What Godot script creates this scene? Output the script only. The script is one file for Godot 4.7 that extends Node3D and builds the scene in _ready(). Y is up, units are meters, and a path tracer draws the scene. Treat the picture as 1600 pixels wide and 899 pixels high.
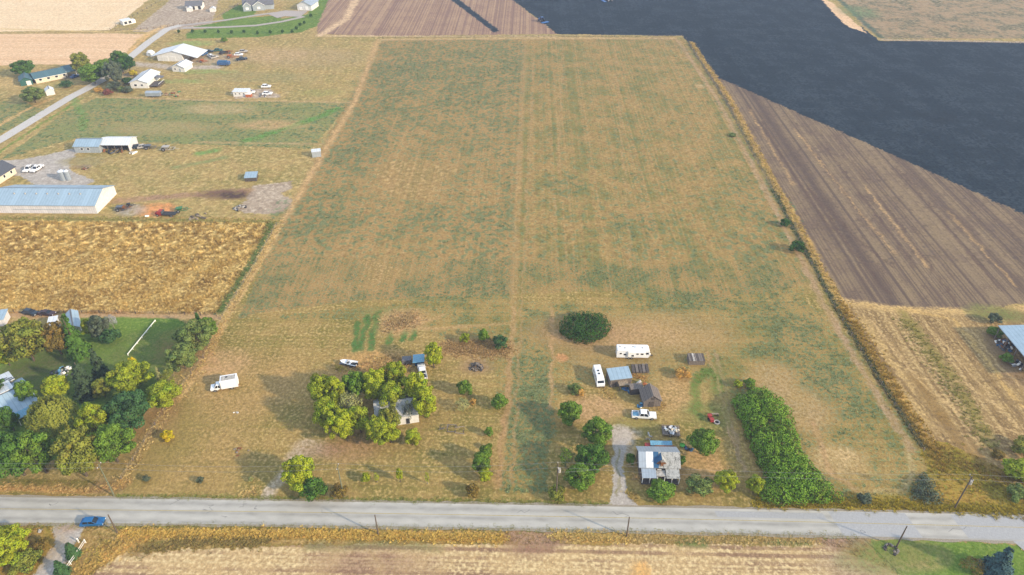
extends Node3D

# ---------------------------------------------------------------- camera model (photo pixels -> world directions)
const FOCAL := 1125.0
const CX := 800.0
const CY := 449.5
const CAM_H := 125.0
var cam_basis := Basis.from_euler(Vector3(deg_to_rad(-35.55), deg_to_rad(1.37), 0.0))
var rng := RandomNumberGenerator.new()

func at(px: float, py: float, h := 0.0) -> Vector3:
	var d := cam_basis * Vector3((px - CX) / FOCAL, -(py - CY) / FOCAL, -1.0)
	return Vector3(0, CAM_H, 0) + d * ((h - CAM_H) / d.y)

func at2(px: float, py: float, h := 0.0) -> Vector2:
	var p := at(px, py, h)
	return Vector2(p.x, p.z)

func metres(n_px: float, where: Vector3) -> float:     # how many metres n photo pixels span at that place
	var depth := -(cam_basis.inverse() * (where - Vector3(0, CAM_H, 0))).z
	return n_px * depth / FOCAL

func pts(a: Array) -> PackedVector2Array:
	var r := PackedVector2Array()
	for i in range(0, a.size(), 2):
		r.append(at2(a[i], a[i + 1]))
	return r

# ---------------------------------------------------------------- mesh builder
class Shape:
	var v := PackedVector3Array()
	var n := PackedVector3Array()
	var c := PackedColorArray()
	var uv := PackedVector2Array()
	var uv2 := PackedVector2Array()
	var tint := Color(1, 1, 1)
	var use_c := false
	func tri(a: Vector3, b: Vector3, d: Vector3) -> Shape:      # counter-clockwise seen from outside
		var nn := (b - a).cross(d - a)
		nn = nn.normalized() if nn.length_squared() > 1e-14 else Vector3.UP
		v.append(a); v.append(d); v.append(b)
		n.append(nn); n.append(nn); n.append(nn)
		if use_c:
			c.append(tint); c.append(tint); c.append(tint)
		return self
	func quad(a: Vector3, b: Vector3, d: Vector3, e: Vector3) -> Shape:
		tri(a, b, d)
		return tri(a, d, e)
	func hexa(p: Array) -> Shape:                                # 0-3 bottom ring, 4-7 top ring, counter-clockwise from above
		quad(p[3], p[2], p[1], p[0]); quad(p[4], p[5], p[6], p[7])
		for i in 4:
			var j := (i + 1) % 4
			quad(p[i], p[j], p[j + 4], p[i + 4])
		return self
	func box(center: Vector3, size: Vector3, b := Basis()) -> Shape:
		var h := size * 0.5
		var p := []
		for y in [-1.0, 1.0]:
			for s in [[-1.0, 1.0], [1.0, 1.0], [1.0, -1.0], [-1.0, -1.0]]:
				p.append(center + b * Vector3(s[0] * h.x, y * h.y, s[1] * h.z))
		return hexa(p)
	func bevel_box(center: Vector3, size: Vector3, r: float, b := Basis()) -> Shape:   # box with its upper edges chamfered
		var h := size * 0.5
		var rings := [[h.x, h.z, -h.y], [h.x, h.z, h.y - r], [h.x - r, h.z - r, h.y]]
		return rings_of(rings, center, b)
	func rings_of(rings: Array, center: Vector3, b := Basis()) -> Shape:               # stacked rectangles [half x, half z, y, (shift x), (shift z)]
		var last := []
		for k in rings.size():
			var q: Array = rings[k]
			var sx: float = q[3] if q.size() > 3 else 0.0
			var sz: float = q[4] if q.size() > 4 else 0.0
			var ring := []
			for s in [[-1.0, 1.0], [1.0, 1.0], [1.0, -1.0], [-1.0, -1.0]]:
				ring.append(center + b * Vector3(s[0] * q[0] + sx, q[2], s[1] * q[1] + sz))
			if k == 0:
				quad(ring[3], ring[2], ring[1], ring[0])
			else:
				for i in 4:
					var j := (i + 1) % 4
					quad(last[i], last[j], ring[j], ring[i])
			last = ring
		return quad(last[0], last[1], last[2], last[3])
	func tube(a: Vector3, b: Vector3, r0: float, r1: float, sides := 7, caps := true) -> Shape:
		var d := (b - a).normalized()
		var x := d.cross(Vector3.UP if absf(d.y) < 0.9 else Vector3.RIGHT).normalized()
		var y := x.cross(d).normalized()
		for i in sides:
			var t0 := TAU * i / sides
			var t1 := TAU * (i + 1) / sides
			var u0 := x * cos(t0) + y * sin(t0)
			var u1 := x * cos(t1) + y * sin(t1)
			quad(a + u1 * r0, a + u0 * r0, b + u0 * r1, b + u1 * r1)
			if caps:
				tri(a, a + u0 * r0, a + u1 * r0)
				tri(b, b + u1 * r1, b + u0 * r1)
		return self
	func extrude(profile: PackedVector2Array, z0: float, z1: float, xf := Transform3D()) -> Shape:   # profile in x-y, counter-clockwise, along z
		var m := profile.size()
		for i in m:
			var p := profile[i]
			var q := profile[(i + 1) % m]
			quad(xf * Vector3(q.x, q.y, z0), xf * Vector3(q.x, q.y, z1), xf * Vector3(p.x, p.y, z1), xf * Vector3(p.x, p.y, z0))
		var t := Geometry2D.triangulate_polygon(profile)
		for i in range(0, t.size(), 3):
			var a := profile[t[i]]
			var b := profile[t[i + 1]]
			var d := profile[t[i + 2]]
			if (b - a).cross(d - a) < 0:
				var k := b
				b = d
				d = k
			tri(xf * Vector3(a.x, a.y, z1), xf * Vector3(b.x, b.y, z1), xf * Vector3(d.x, d.y, z1))
			tri(xf * Vector3(a.x, a.y, z0), xf * Vector3(d.x, d.y, z0), xf * Vector3(b.x, b.y, z0))
		return self
	func ball(center: Vector3, r: Vector3, rows := 5, cols := 9) -> Shape:
		for i in rows:
			var a0 := PI * i / rows - PI / 2
			var a1 := PI * (i + 1) / rows - PI / 2
			for j in cols:
				var b0 := TAU * j / cols
				var b1 := TAU * (j + 1) / cols
				var q := func(a: float, bb: float) -> Vector3: return center + Vector3(cos(a) * cos(bb) * r.x, sin(a) * r.y, -cos(a) * sin(bb) * r.z)
				quad(q.call(a0, b0), q.call(a0, b1), q.call(a1, b1), q.call(a1, b0))
		return self
	func mesh(material: Material = null) -> ArrayMesh:
		var m := ArrayMesh.new()
		add_to(m, material)
		return m
	func add_to(m: ArrayMesh, material: Material) -> void:
		if v.is_empty():
			return
		var arr := []
		arr.resize(Mesh.ARRAY_MAX)
		arr[Mesh.ARRAY_VERTEX] = v
		arr[Mesh.ARRAY_NORMAL] = n
		if c.size() == v.size():
			arr[Mesh.ARRAY_COLOR] = c
		if uv.size() == v.size():
			arr[Mesh.ARRAY_TEX_UV] = uv
		if uv2.size() == v.size():
			arr[Mesh.ARRAY_TEX_UV2] = uv2
		m.add_surface_from_arrays(Mesh.PRIMITIVE_TRIANGLES, arr)
		if material:
			m.surface_set_material(m.get_surface_count() - 1, material)

func sh() -> Shape:
	return Shape.new()

var taken := {}
func numbered(called: String) -> String:
	if not taken.has(called):
		taken[called] = 0
		return called
	taken[called] += 1
	return "%s_%03d" % [called, taken[called]]

func thing(called: String, label: String, category: String, where := Vector3.ZERO, turn := 0.0, group := "") -> Node3D:
	var o := Node3D.new()
	o.name = numbered(called)
	add_child(o)
	o.position = where
	o.rotation.y = turn
	tag(o, label, category, group)
	return o

func tag(o: Node3D, label: String, category: String, group := "") -> Node3D:
	o.set_meta("label", label)
	o.set_meta("category", category)
	if group:
		o.set_meta("group", group)
	return o

func part(called: String, s, m: Material, parent: Node3D = self) -> MeshInstance3D:
	var o := MeshInstance3D.new()
	o.name = called if parent != self else numbered(called)
	o.mesh = s.mesh(m) if s is Shape else s
	if not s is Shape and m:
		o.material_override = m
	parent.add_child(o, true)
	return o

func structure(o: Node3D) -> Node3D:
	o.set_meta("kind", "structure")
	return o

func copy_of(o: Node3D, label: String, where: Vector3, turn: float, group := "") -> Node3D:
	var c := o.duplicate()
	c.name = numbered(str(o.name).rstrip("0123456789").trim_suffix("_"))
	add_child(c)
	c.position = where
	c.rotation.y = turn
	tag(c, label, o.get_meta("category"), group if group else (o.get_meta("group") if o.has_meta("group") else ""))
	return c

# ---------------------------------------------------------------- materials
var grime: ImageTexture
var soft: ImageTexture
var planks: ImageTexture
var ribs: ImageTexture
var patchy: ImageTexture

func noise(seed_: int, freq: float, octaves := 4, kind := FastNoiseLite.TYPE_SIMPLEX_SMOOTH) -> FastNoiseLite:
	var f := FastNoiseLite.new()
	f.seed = seed_
	f.noise_type = kind
	f.frequency = freq
	f.fractal_octaves = octaves
	f.fractal_type = FastNoiseLite.FRACTAL_FBM if octaves > 1 else FastNoiseLite.FRACTAL_NONE
	return f

func lin(c: Color) -> Color:
	return c.srgb_to_linear()

func mat(rgb8: Array, rough := 0.8, metal := 0.0, tex: Texture2D = null, scale := 0.25) -> StandardMaterial3D:
	var m := StandardMaterial3D.new()
	m.albedo_color = Color8(rgb8[0], rgb8[1], rgb8[2])
	m.roughness = rough
	m.metallic = metal
	if tex:
		m.albedo_texture = tex
		m.uv1_triplanar = true
		m.uv1_scale = Vector3(scale, scale, scale)
	return m

func grey_texture(size: int, f: Callable) -> ImageTexture:
	var im := Image.create_empty(size, size, false, Image.FORMAT_RGB8)
	for y in size:
		for x in size:
			var g: float = clampf(f.call(x, y), 0.0, 1.0)
			im.set_pixel(x, y, Color(g, g, g))
	return ImageTexture.create_from_image(im)

func make_textures() -> void:
	var a := noise(3, 0.02, 5).get_seamless_image(256, 256)
	var b := noise(9, 0.09, 3).get_seamless_image(256, 256)
	grime = grey_texture(256, func(x, y): return 0.72 + 0.38 * (a.get_pixel(x, y).r - 0.2) + 0.16 * (b.get_pixel(x, y).r - 0.5))
	soft = grey_texture(256, func(x, y): return 0.93 + 0.10 * (a.get_pixel(x, y).r - 0.4) + 0.05 * (b.get_pixel(x, y).r - 0.5))
	planks = grey_texture(256, func(x, y):
		var k: int = x / 16
		var tone := 0.62 + 0.34 * fposmod(sin(k * 12.9898) * 43758.5, 1.0)
		var gap := 0.35 if x % 16 == 0 else 1.0
		return (tone + 0.35 * (b.get_pixel(x, (y / 6 + k * 31) % 256).r - 0.5)) * gap)
	ribs = grey_texture(128, func(x, y):
		var t := fposmod(x / 16.0, 1.0)
		return (0.86 if t < 0.12 else 0.97) - 0.10 * (a.get_pixel(x * 2, y * 2).r - 0.4) + 0.06 * fposmod(sin(int(x / 48) * 7.3) * 131.7, 1.0))
	patchy = grey_texture(256, func(x, y):
		var t := a.get_pixel(x, y).r * 0.5 + b.get_pixel(x, (y * 2) % 256).r * 0.62
		return 0.16 if t > 0.70 else (0.62 if t > 0.64 else 0.93 - 0.25 * b.get_pixel(x, y).r))

# ---------------------------------------------------------------- what grows or lies where: two maps of the land, near and far
class LandMap:
	var x0: float
	var z0: float
	var texel: float
	var w: int
	var h: int
	var cw: int
	var ch: int
	var cell: float
	var kind := PackedByteArray()
	var weed := PackedByteArray()
	var dr := PackedByteArray()
	var dg := PackedByteArray()
	var db := PackedByteArray()
	var da := PackedByteArray()
	var painted := PackedByteArray()
	func setup(xa: float, za: float, xb: float, zb: float, t: float) -> void:
		x0 = xa; z0 = za; texel = t
		w = int((xb - xa) / t) / 2 * 2
		h = int((zb - za) / t) / 2 * 2
		cw = w / 2; ch = h / 2; cell = t * 2
		kind.resize(cw * ch); weed.resize(cw * ch); da.resize(cw * ch)
		dr.resize(cw * ch); dg.resize(cw * ch); db.resize(cw * ch)
		kind.fill(0); weed.fill(0); da.fill(0); dr.fill(0); dg.fill(0); db.fill(0)
	func fill(poly: PackedVector2Array, value: int, layer: PackedByteArray) -> PackedByteArray:
		for j in ch:
			var z := z0 + (j + 0.5) * cell
			var hits := []
			for i in poly.size():
				var a := poly[i]
				var b := poly[(i + 1) % poly.size()]
				if (a.y <= z) != (b.y <= z):
					hits.append(a.x + (z - a.y) / (b.y - a.y) * (b.x - a.x))
			hits.sort()
			for k in range(0, hits.size() - 1, 2):
				var i0 := clampi(int(ceil((hits[k] - x0) / cell - 0.5)), 0, cw)
				var i1 := clampi(int(ceil((hits[k + 1] - x0) / cell - 0.5)), 0, cw)
				for i in range(i0, i1):
					layer[j * cw + i] = value
		return layer
	func dab(p: Vector2, rx: float, rz: float, col: Color, alpha: float, turn := 0.0, soft := 0.5) -> void:
		var r := maxf(rx, rz)
		var i0 := clampi(int((p.x - r - x0) / cell), 0, cw - 1)
		var i1 := clampi(int((p.x + r - x0) / cell) + 1, 0, cw - 1)
		var j0 := clampi(int((p.y - r - z0) / cell), 0, ch - 1)
		var j1 := clampi(int((p.y + r - z0) / cell) + 1, 0, ch - 1)
		var cs := cos(turn)
		var sn := sin(turn)
		for j in range(j0, j1 + 1):
			for i in range(i0, i1 + 1):
				var dx := x0 + (i + 0.5) * cell - p.x
				var dz := z0 + (j + 0.5) * cell - p.y
				var u := (dx * cs + dz * sn) / rx
				var q := (-dx * sn + dz * cs) / rz
				var d := sqrt(u * u + q * q)
				if d >= 1.0:
					continue
				var a := alpha * clampf((1.0 - d) / maxf(soft, 0.01), 0.0, 1.0)
				var k := j * cw + i
				var old := da[k] / 255.0
				var sum := a + old * (1.0 - a)
				if sum < 0.004:
					continue
				var t := a / sum
				dr[k] = int(lerpf(dr[k], col.r8, t)); dg[k] = int(lerpf(dg[k], col.g8, t)); db[k] = int(lerpf(db[k], col.b8, t))
				da[k] = int(sum * 255.0)
	func sow(p: Vector2, rx: float, rz: float, amount: float) -> void:
		var i0 := clampi(int((p.x - rx - x0) / cell), 0, cw - 1)
		var i1 := clampi(int((p.x + rx - x0) / cell) + 1, 0, cw - 1)
		var j0 := clampi(int((p.y - rz - z0) / cell), 0, ch - 1)
		var j1 := clampi(int((p.y + rz - z0) / cell) + 1, 0, ch - 1)
		for j in range(j0, j1 + 1):
			for i in range(i0, i1 + 1):
				var u := (x0 + (i + 0.5) * cell - p.x) / rx
				var q := (z0 + (j + 0.5) * cell - p.y) / rz
				var d := 1.0 - u * u - q * q
				if d > 0:
					weed[j * cw + i] = clampi(weed[j * cw + i] + int(amount * 255.0 * minf(1.0, d * 1.6)), 0, 255)
	func colour(p: Vector2) -> Color:                              # base colour (linear) of the ground there
		var i := clampi(int((p.x - x0) / texel), 0, w - 1)
		var j := clampi(int((p.y - z0) / texel), 0, h - 1)
		var k := (j * w + i) * 3
		return Color8(painted[k], painted[k + 1], painted[k + 2]).srgb_to_linear()
	func look(p: Vector2) -> int:
		var i := int((p.x - x0) / cell)
		var j := int((p.y - z0) / cell)
		return -1 if i < 0 or j < 0 or i >= cw or j >= ch else j * cw + i

var near_land := LandMap.new()
var far_land := LandMap.new()
var lands := [near_land, far_land]

func land_at(p: Vector2) -> LandMap:
	return near_land if p.y > -190.0 and absf(p.x) < 170.0 else far_land

func fill_kind(k: int, poly: PackedVector2Array) -> void:
	for l in lands:
		l.kind = l.fill(poly, k, l.kind)

func fill_weed(amount: float, poly: PackedVector2Array) -> void:
	for l in lands:
		l.weed = l.fill(poly, int(amount * 255), l.weed)

func dab(px: float, py: float, rx: float, rz: float, rgb8: Array, alpha: float, turn := 0.0, soft := 0.5) -> void:
	var p := at2(px, py)
	for l in lands:
		l.dab(p, rx, rz, Color8(rgb8[0], rgb8[1], rgb8[2]), alpha, turn, soft)

func track(a: Array, width: float, rgb8: Array, alpha: float) -> void:
	var p := pts(a)
	var col := Color8(rgb8[0], rgb8[1], rgb8[2])
	for k in p.size() - 1:
		var n := maxi(1, int(p[k].distance_to(p[k + 1]) / (width * 0.4)))
		for s in n:
			var q := p[k].lerp(p[k + 1], float(s) / n)
			for l in lands:
				if q.x > l.x0 - 5 and q.y > l.z0 - 5 and q.y < l.z0 + l.h * l.texel + 5:
					l.dab(q, width * 0.5, width * 0.5, col, alpha, 0.0, 0.6)

func sow(px: float, py: float, rx: float, rz: float, amount: float) -> void:
	var p := at2(px, py)
	for l in lands:
		l.sow(p, rx, rz, amount)

# colours of each kind of ground: first, second and third tone, then strength of the rows along z, along x, and of the mottling
# (a photograph's value is turned into a base colour by ALBEDO)
const ALBEDO := 0.72
var KINDS := [
	[[186, 158, 100], [158, 144, 84], [202, 174, 116], 0.25, 0.2, 0.8],      # 0 dry pasture
	[[178, 145, 90], [158, 136, 82], [193, 160, 106], 0.8, 0.05, 0.8],       # 1 hay field, western half
	[[172, 142, 86], [142, 132, 74], [188, 154, 98], 0.9, 0.05, 0.9],        # 2 hay field, eastern half
	[[174, 146, 86], [142, 129, 66], [192, 163, 104], 0.3, 0.45, 0.9],       # 3 mown grass of the farmstead
	[[44, 57, 65], [62, 74, 82], [28, 40, 48], 0.5, 0.4, 1.9],             # 4 ploughed black soil
	[[124, 104, 86], [152, 130, 100], [104, 88, 76], 1.5, 0.0, 0.8],         # 5 harrowed brown field
	[[156, 124, 104], [186, 154, 122], [138, 110, 96], 1.3, 0.1, 0.5],       # 6 brown field at the far end
	[[250, 220, 176], [240, 206, 160], [254, 232, 194], 0.3, 0.5, 0.4],      # 7 pale cut grain
	[[240, 200, 156], [230, 188, 142], [246, 212, 170], 0.1, 0.8, 0.4],      # 8 tan cut grain
	[[198, 166, 96], [164, 132, 72], [224, 198, 132], 0.1, 0.1, 1.3],        # 9 tall golden weeds
	[[118, 144, 58], [94, 126, 46], [144, 156, 78], 0.1, 0.1, 0.6],          # 10 lawn
	[[194, 184, 172], [180, 168, 154], [206, 198, 186], 0.0, 0.1, 0.5],      # 11 gravel
	[[208, 176, 126], [160, 128, 98], [222, 196, 146], 0.0, 1.3, 0.9],       # 12 stubble beside the road
	[[176, 146, 96], [148, 120, 78], [200, 170, 116], 1.2, 0.0, 0.8],        # 13 straw stubble, east
	[[162, 144, 60], [184, 148, 68], [136, 128, 52], 0.1, 0.3, 1.0],         # 14 tall verge grass
	[[146, 148, 90], [176, 156, 98], [130, 140, 82], 0.1, 0.6, 0.9],         # 15 green pasture
	[[182, 154, 116], [122, 118, 88], [156, 138, 108], 0.1, 0.2, 1.7],       # 16 rough weedy land
	[[190, 170, 146], [174, 152, 128], [204, 186, 162], 0.0, 0.1, 0.9],      # 17 bare grey earth
	[[174, 142, 82], [134, 124, 60], [196, 162, 102], 0.1, 0.6, 0.9],        # 18 short verge beside the road
	[[206, 170, 110], [186, 146, 92], [222, 190, 132], 0.2, 0.0, 0.8],       # 19 straw coloured boundary grass
]

func lin_tone(c: Array) -> Color:
	var l := Color8(c[0], c[1], c[2]).srgb_to_linear()
	return Color(l.r * ALBEDO, l.g * ALBEDO, l.b * ALBEDO)

func tone(c: Array) -> Color:                                    # base colour (sRGB) of a ground colour seen in the sun
	return lin_tone(c).linear_to_srgb()

func noise_bytes(l: LandMap, seed_: int, size_m: float, octaves: int) -> PackedByteArray:
	var f := noise(seed_, l.texel / size_m, octaves)
	f.offset = Vector3(l.x0 / l.texel, l.z0 / l.texel, 0)
	var im := f.get_image(l.w, l.h, false, false, false)
	im.convert(Image.FORMAT_L8)
	return im.get_data()

var root_of := PackedByteArray()

func paint_rows(l: LandMap, from: int, to: int, out: PackedByteArray, tones: PackedFloat32Array, rows: PackedFloat32Array, bands: PackedFloat32Array, na: PackedByteArray, nb: PackedByteArray, nc: PackedByteArray, nw: PackedByteArray, seed_: int) -> PackedByteArray:
	var w := l.w
	var cw := l.cw
	var ch := l.ch
	var state := seed_ * 7919 + 17
	var buf := PackedByteArray()
	buf.resize((to - from) * w * 3)
	var o := 0
	var warp := 1.0 / l.cell / 128.0
	for y in range(from, to):
		var band := bands[y]
		for x in w:
			var k := y * w + x
			var fine: float = (na[k] / 128.0 - 1.0) * 1.3
			var mid: float = nb[k] / 128.0 - 1.0
			var coarse: float = nc[k] / 128.0 - 1.0
			state = (state * 1103515245 + 12345) & 0x7fffffff
			var grain := float((state >> 12) & 1023) / 512.0 - 1.0
			var i := clampi(int(x * 0.5 + (nw[k] - 128) * warp + grain * 0.5), 0, cw - 1)
			var j := clampi(int(y * 0.5 + (na[k] - 128) * warp * 0.5 + (nb[k] - 128) * warp * 0.5), 0, ch - 1)
			var c := j * cw + i
			var t := l.kind[c] * 12
			var row := rows[x] * tones[t + 9] + band * tones[t + 10]
			var mott := tones[t + 11]
			var m := clampf(0.5 + (coarse * 0.9 + mid * 0.9 + fine * 0.5) * mott + row * 0.55, 0.0, 1.0)
			var r := tones[t] + (tones[t + 3] - tones[t]) * m
			var g := tones[t + 1] + (tones[t + 4] - tones[t + 1]) * m
			var b := tones[t + 2] + (tones[t + 5] - tones[t + 2]) * m
			var q := clampf(fine * 1.4 * mott + mid * 0.5 - row * 0.5 + grain * 0.25, 0.0, 1.0)
			r += (tones[t + 6] - r) * q
			g += (tones[t + 7] - g) * q
			b += (tones[t + 8] - b) * q
			var wd := l.weed[c]
			if wd > 0:
				var s := wd / 255.0 * 1.3 + mid * 0.8 + fine * 1.9 + coarse * 0.4 + grain * 0.2 - 0.70
				if s > 0.0:
					s = minf(s * 3.2, 0.78)
					r += (0.098 - r) * s
					g += (0.138 - g) * s
					b += (0.062 - b) * s
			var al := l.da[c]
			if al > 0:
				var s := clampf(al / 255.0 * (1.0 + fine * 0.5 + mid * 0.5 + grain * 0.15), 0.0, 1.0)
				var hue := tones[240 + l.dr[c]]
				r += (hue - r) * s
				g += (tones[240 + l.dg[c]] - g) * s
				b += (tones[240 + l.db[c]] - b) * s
			var v := 1.0 + grain * 0.2 + fine * 0.26 * mott
			buf[o] = root_of[clampi(int(r * v * 4095.0), 0, 4095)]
			buf[o + 1] = root_of[clampi(int(g * v * 4095.0), 0, 4095)]
			buf[o + 2] = root_of[clampi(int(b * v * 4095.0), 0, 4095)]
			o += 3
	return buf

func ground_texture(l: LandMap) -> ImageTexture:
	var tones := PackedFloat32Array()
	for k in KINDS:
		for i in 3:
			var c := lin_tone(k[i])
			tones.append_array([c.r, c.g, c.b])
		tones.append_array([k[3], k[4], k[5]])
	while tones.size() < 240:
		tones.append(0.0)
	for i in 256:
		tones.append(Color8(i, i, i).srgb_to_linear().r * ALBEDO)
	var na := noise_bytes(l, 1, 1.1 if l == near_land else 2.6, 3)
	var nb := noise_bytes(l, 2, 6.5, 3)
	var nc := noise_bytes(l, 3, 20.0, 2)
	var nw := noise_bytes(l, 4, 7.0, 3)
	var rows := PackedFloat32Array()
	var bands := PackedFloat32Array()
	var n1 := noise(11, 1.0 / 1.1, 2)
	var n2 := noise(12, 1.0 / 4.5, 2)
	var n3 := noise(13, 1.0 / 17.0, 1)
	for x in l.w:
		var p := l.x0 + x * l.texel
		rows.append(n1.get_noise_1d(p) * 1.5 + n2.get_noise_1d(p) * 0.7 + n3.get_noise_1d(p) * 0.35)
	for y in l.h:
		var p := l.z0 + y * l.texel + 1000.0
		bands.append(n1.get_noise_1d(p) * 1.5 + n2.get_noise_1d(p) * 0.7 + n3.get_noise_1d(p) * 0.35)
	var parts_of := []
	parts_of.resize(8)
	var step := int(ceil(l.h / 8.0))
	var none := PackedByteArray()
	var job := WorkerThreadPool.add_group_task(func(i: int):
		parts_of[i] = paint_rows(l, mini(i * step, l.h), mini((i + 1) * step, l.h), none, tones, rows, bands, na, nb, nc, nw, i), 8, -1, true)
	WorkerThreadPool.wait_for_group_task_completion(job)
	var data := PackedByteArray()
	for p in parts_of:
		data.append_array(p)
	l.painted = data
	return ImageTexture.create_from_image(Image.create_from_data(l.w, l.h, false, Image.FORMAT_RGB8, data))

var near_mat: StandardMaterial3D
var far_mat: StandardMaterial3D
var plain_mat: StandardMaterial3D
var near_rect := PackedVector2Array([Vector2(-170, -190), Vector2(170, -190), Vector2(170, -52), Vector2(-170, -52)])

func land_sheet(called: String, poly: PackedVector2Array, y: float) -> MeshInstance3D:
	var m := ArrayMesh.new()
	var pieces := [[Geometry2D.intersect_polygons(poly, near_rect), near_land, near_mat], [Geometry2D.clip_polygons(poly, near_rect), far_land, far_mat]]
	for p in pieces:
		var l: LandMap = p[1]
		var s := sh()
		for q in p[0]:
			var t := Geometry2D.triangulate_polygon(q)
			for i in range(0, t.size(), 3):
				var a: Vector2 = q[t[i]]
				var b: Vector2 = q[t[i + 1]]
				var c: Vector2 = q[t[i + 2]]
				if (b - a).cross(c - a) > 0:
					var k := b
					b = c
					c = k
				s.tri(Vector3(a.x, y, a.y), Vector3(b.x, y, b.y), Vector3(c.x, y, c.y))
		for v in s.v:
			s.uv.append(Vector2((v.x - l.x0) / (l.w * l.texel), (v.z - l.z0) / (l.h * l.texel)))
		s.add_to(m, p[2])
	var o := part(called, m, null)
	structure(o)
	return o

func land_material(l: LandMap) -> StandardMaterial3D:
	var m := StandardMaterial3D.new()
	m.albedo_texture = ground_texture(l)
	m.texture_repeat = false
	m.roughness = 0.95
	m.metallic_specular = 0.2
	return m

# ---------------------------------------------------------------- the lie of the land (outlines read off the photograph, on the ground plane)
var outline := {}

func survey() -> void:
	near_land.setup(-170, -190, 170, -52, 0.17)
	far_land.setup(-400, -530, 400, -50, 0.4)
	outline = {
		"cut_grain_field": pts([-200, -25, 262, -25, 172, 47, -200, 52]),
		"tan_field": pts([-200, 54, 170, 52, 225, 53, 205, 72, 190, 92, 130, 102, 60, 100, -200, 110]),
		"pasture": pts([150, 153, 545, 160, 522, 190, 485, 232, 200, 222, 120, 215, 0, 250, 55, 210, 100, 175]),
		"paddock": pts([-200, 155, 40, 160, 72, 175, 0, 208, -200, 270]),
		"golden_weed_field": pts([-200, 345, 425, 348, 336, 491, -200, 487]),
		"brown_field": pts([500, -25, 780, -25, 800, 0, 870, 53, 600, 56, 495, 53]),
		"ploughed_field": pts([780, -25, 1270, -25, 1285, 0, 1345, 42, 1375, 64, 1750, 66, 1750, 402, 1600, 335, 1350, 222, 1115, 118, 1090, 85, 1066, 56, 870, 53, 835, 25, 800, 0]),
		"rough_land": pts([1288, -25, 1750, -25, 1750, 60, 1380, 60, 1350, 42]),
		"harrowed_field": pts([1070, 60, 1092, 85, 1115, 118, 1350, 222, 1600, 335, 1750, 402, 1750, 470, 1600, 474, 1520, 486, 1400, 480, 1312, 470, 1250, 370, 1160, 200]),
		"stubble_field": pts([1312, 470, 1400, 480, 1520, 486, 1750, 474, 1750, 815, 1600, 806, 1480, 792, 1445, 705, 1372, 600]),
		"hay_field": pts([597, 62, 822, 60, 1066, 58, 1130, 150, 1200, 290, 1300, 480, 1372, 600, 1440, 705, 1470, 780, 1300, 793, 1000, 788, 400, 781, 190, 779, 215, 720, 325, 555, 440, 345, 520, 200]),
		"lawn": pts([130, 493, 278, 498, 300, 520, 262, 600, 200, 680, 100, 720, -60, 700, -60, 560, 20, 540]),
		"roadside_lawn": pts([1350, 842, 1585, 850, 1620, 880, 1750, 960, 1440, 960, 1400, 890]),
		"roadside_stubble": pts([150, 895, 190, 864, 500, 851, 800, 851, 1000, 850, 1290, 852, 1345, 872, 1420, 905, 1450, 970, 90, 970]),
		"farm_yard": pts([-60, 255, 40, 248, 90, 238, 115, 231, 119, 240, 108, 254, 112, 268, 150, 283, 130, 290, 60, 292, 30, 275, -60, 275]),
		"gravel_drive": pts([950, 790, 958, 770, 956, 700, 962, 672, 975, 668, 985, 680, 978, 700, 974, 740, 980, 770, 995, 790]),
		"lane": pts([80, 818, 135, 819, 126, 838, 104, 862, 92, 915, 35, 915, 88, 850]),
	}
	var o := outline
	fill_kind(7, o.cut_grain_field); fill_kind(8, o.tan_field); fill_kind(15, o.pasture); fill_kind(15, o.paddock)
	fill_kind(9, o.golden_weed_field); fill_kind(6, o.brown_field)
	fill_kind(16, o.rough_land); fill_kind(5, o.harrowed_field); fill_kind(13, o.stubble_field)
	fill_kind(4, o.ploughed_field)
	fill_kind(4, pts([686, -14, 700, -14, 780, 48, 772, 51]))
	fill_kind(3, o.hay_field)
	fill_kind(1, pts([597, 62, 822, 60, 808, 300, 800, 460, 690, 462, 560, 470, 400, 490, 372, 500, 440, 345, 520, 200]))
	fill_kind(2, pts([822, 60, 1066, 58, 1130, 150, 1200, 290, 1300, 480, 1290, 440, 1100, 470, 950, 455, 800, 460, 808, 300]))
	fill_kind(10, o.lawn); fill_kind(10, o.roadside_lawn)
	fill_kind(18, pts([-200, 740, 190, 752, 185, 779, 1000, 788, 1300, 794, 1300, 800, 1000, 796, 400, 790, -200, 788]))
	fill_kind(18, pts([-200, 818, 400, 819, 800, 823, 1200, 831, 1360, 836, 1345, 870, 1290, 853, 1000, 851, 500, 852, 190, 866, 150, 899, 90, 960, -200, 960]))
	fill_kind(14, pts([1180, 775, 1310, 772, 1420, 765, 1448, 735, 1440, 700, 1470, 690, 1530, 715, 1570, 735, 1750, 760, 1750, 815, 1600, 808, 1300, 797, 1180, 792]))
	fill_kind(14, pts([-200, 822, 78, 822, 82, 850, 55, 899, 20, 960, -200, 960]))
	fill_kind(12, o.roadside_stubble)
	fill_kind(11, o.farm_yard); fill_kind(11, o.gravel_drive); fill_kind(11, o.lane)
	fill_kind(17, pts([205, 49, 262, 3, 275, -20, 345, -20, 330, 40, 300, 44, 240, 50]))
	for a in [[290, 54, 300, 47, 420, 33, 480, 22, 500, -5, 515, -5, 495, 40, 470, 50, 400, 58, 290, 60], [300, 42, 380, 28, 435, 24, 440, 32, 405, 38, 330, 43], [345, 22, 380, 5, 400, 18, 395, 26, 350, 32]]:
		fill_kind(10, pts(a))
	fill_kind(17, pts([395, 290, 455, 283, 452, 295, 435, 303, 455, 308, 452, 325, 430, 334, 380, 333, 365, 325, 385, 312]))
	fill_kind(17, pts([360, 140, 420, 138, 440, 152, 365, 154]))

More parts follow.
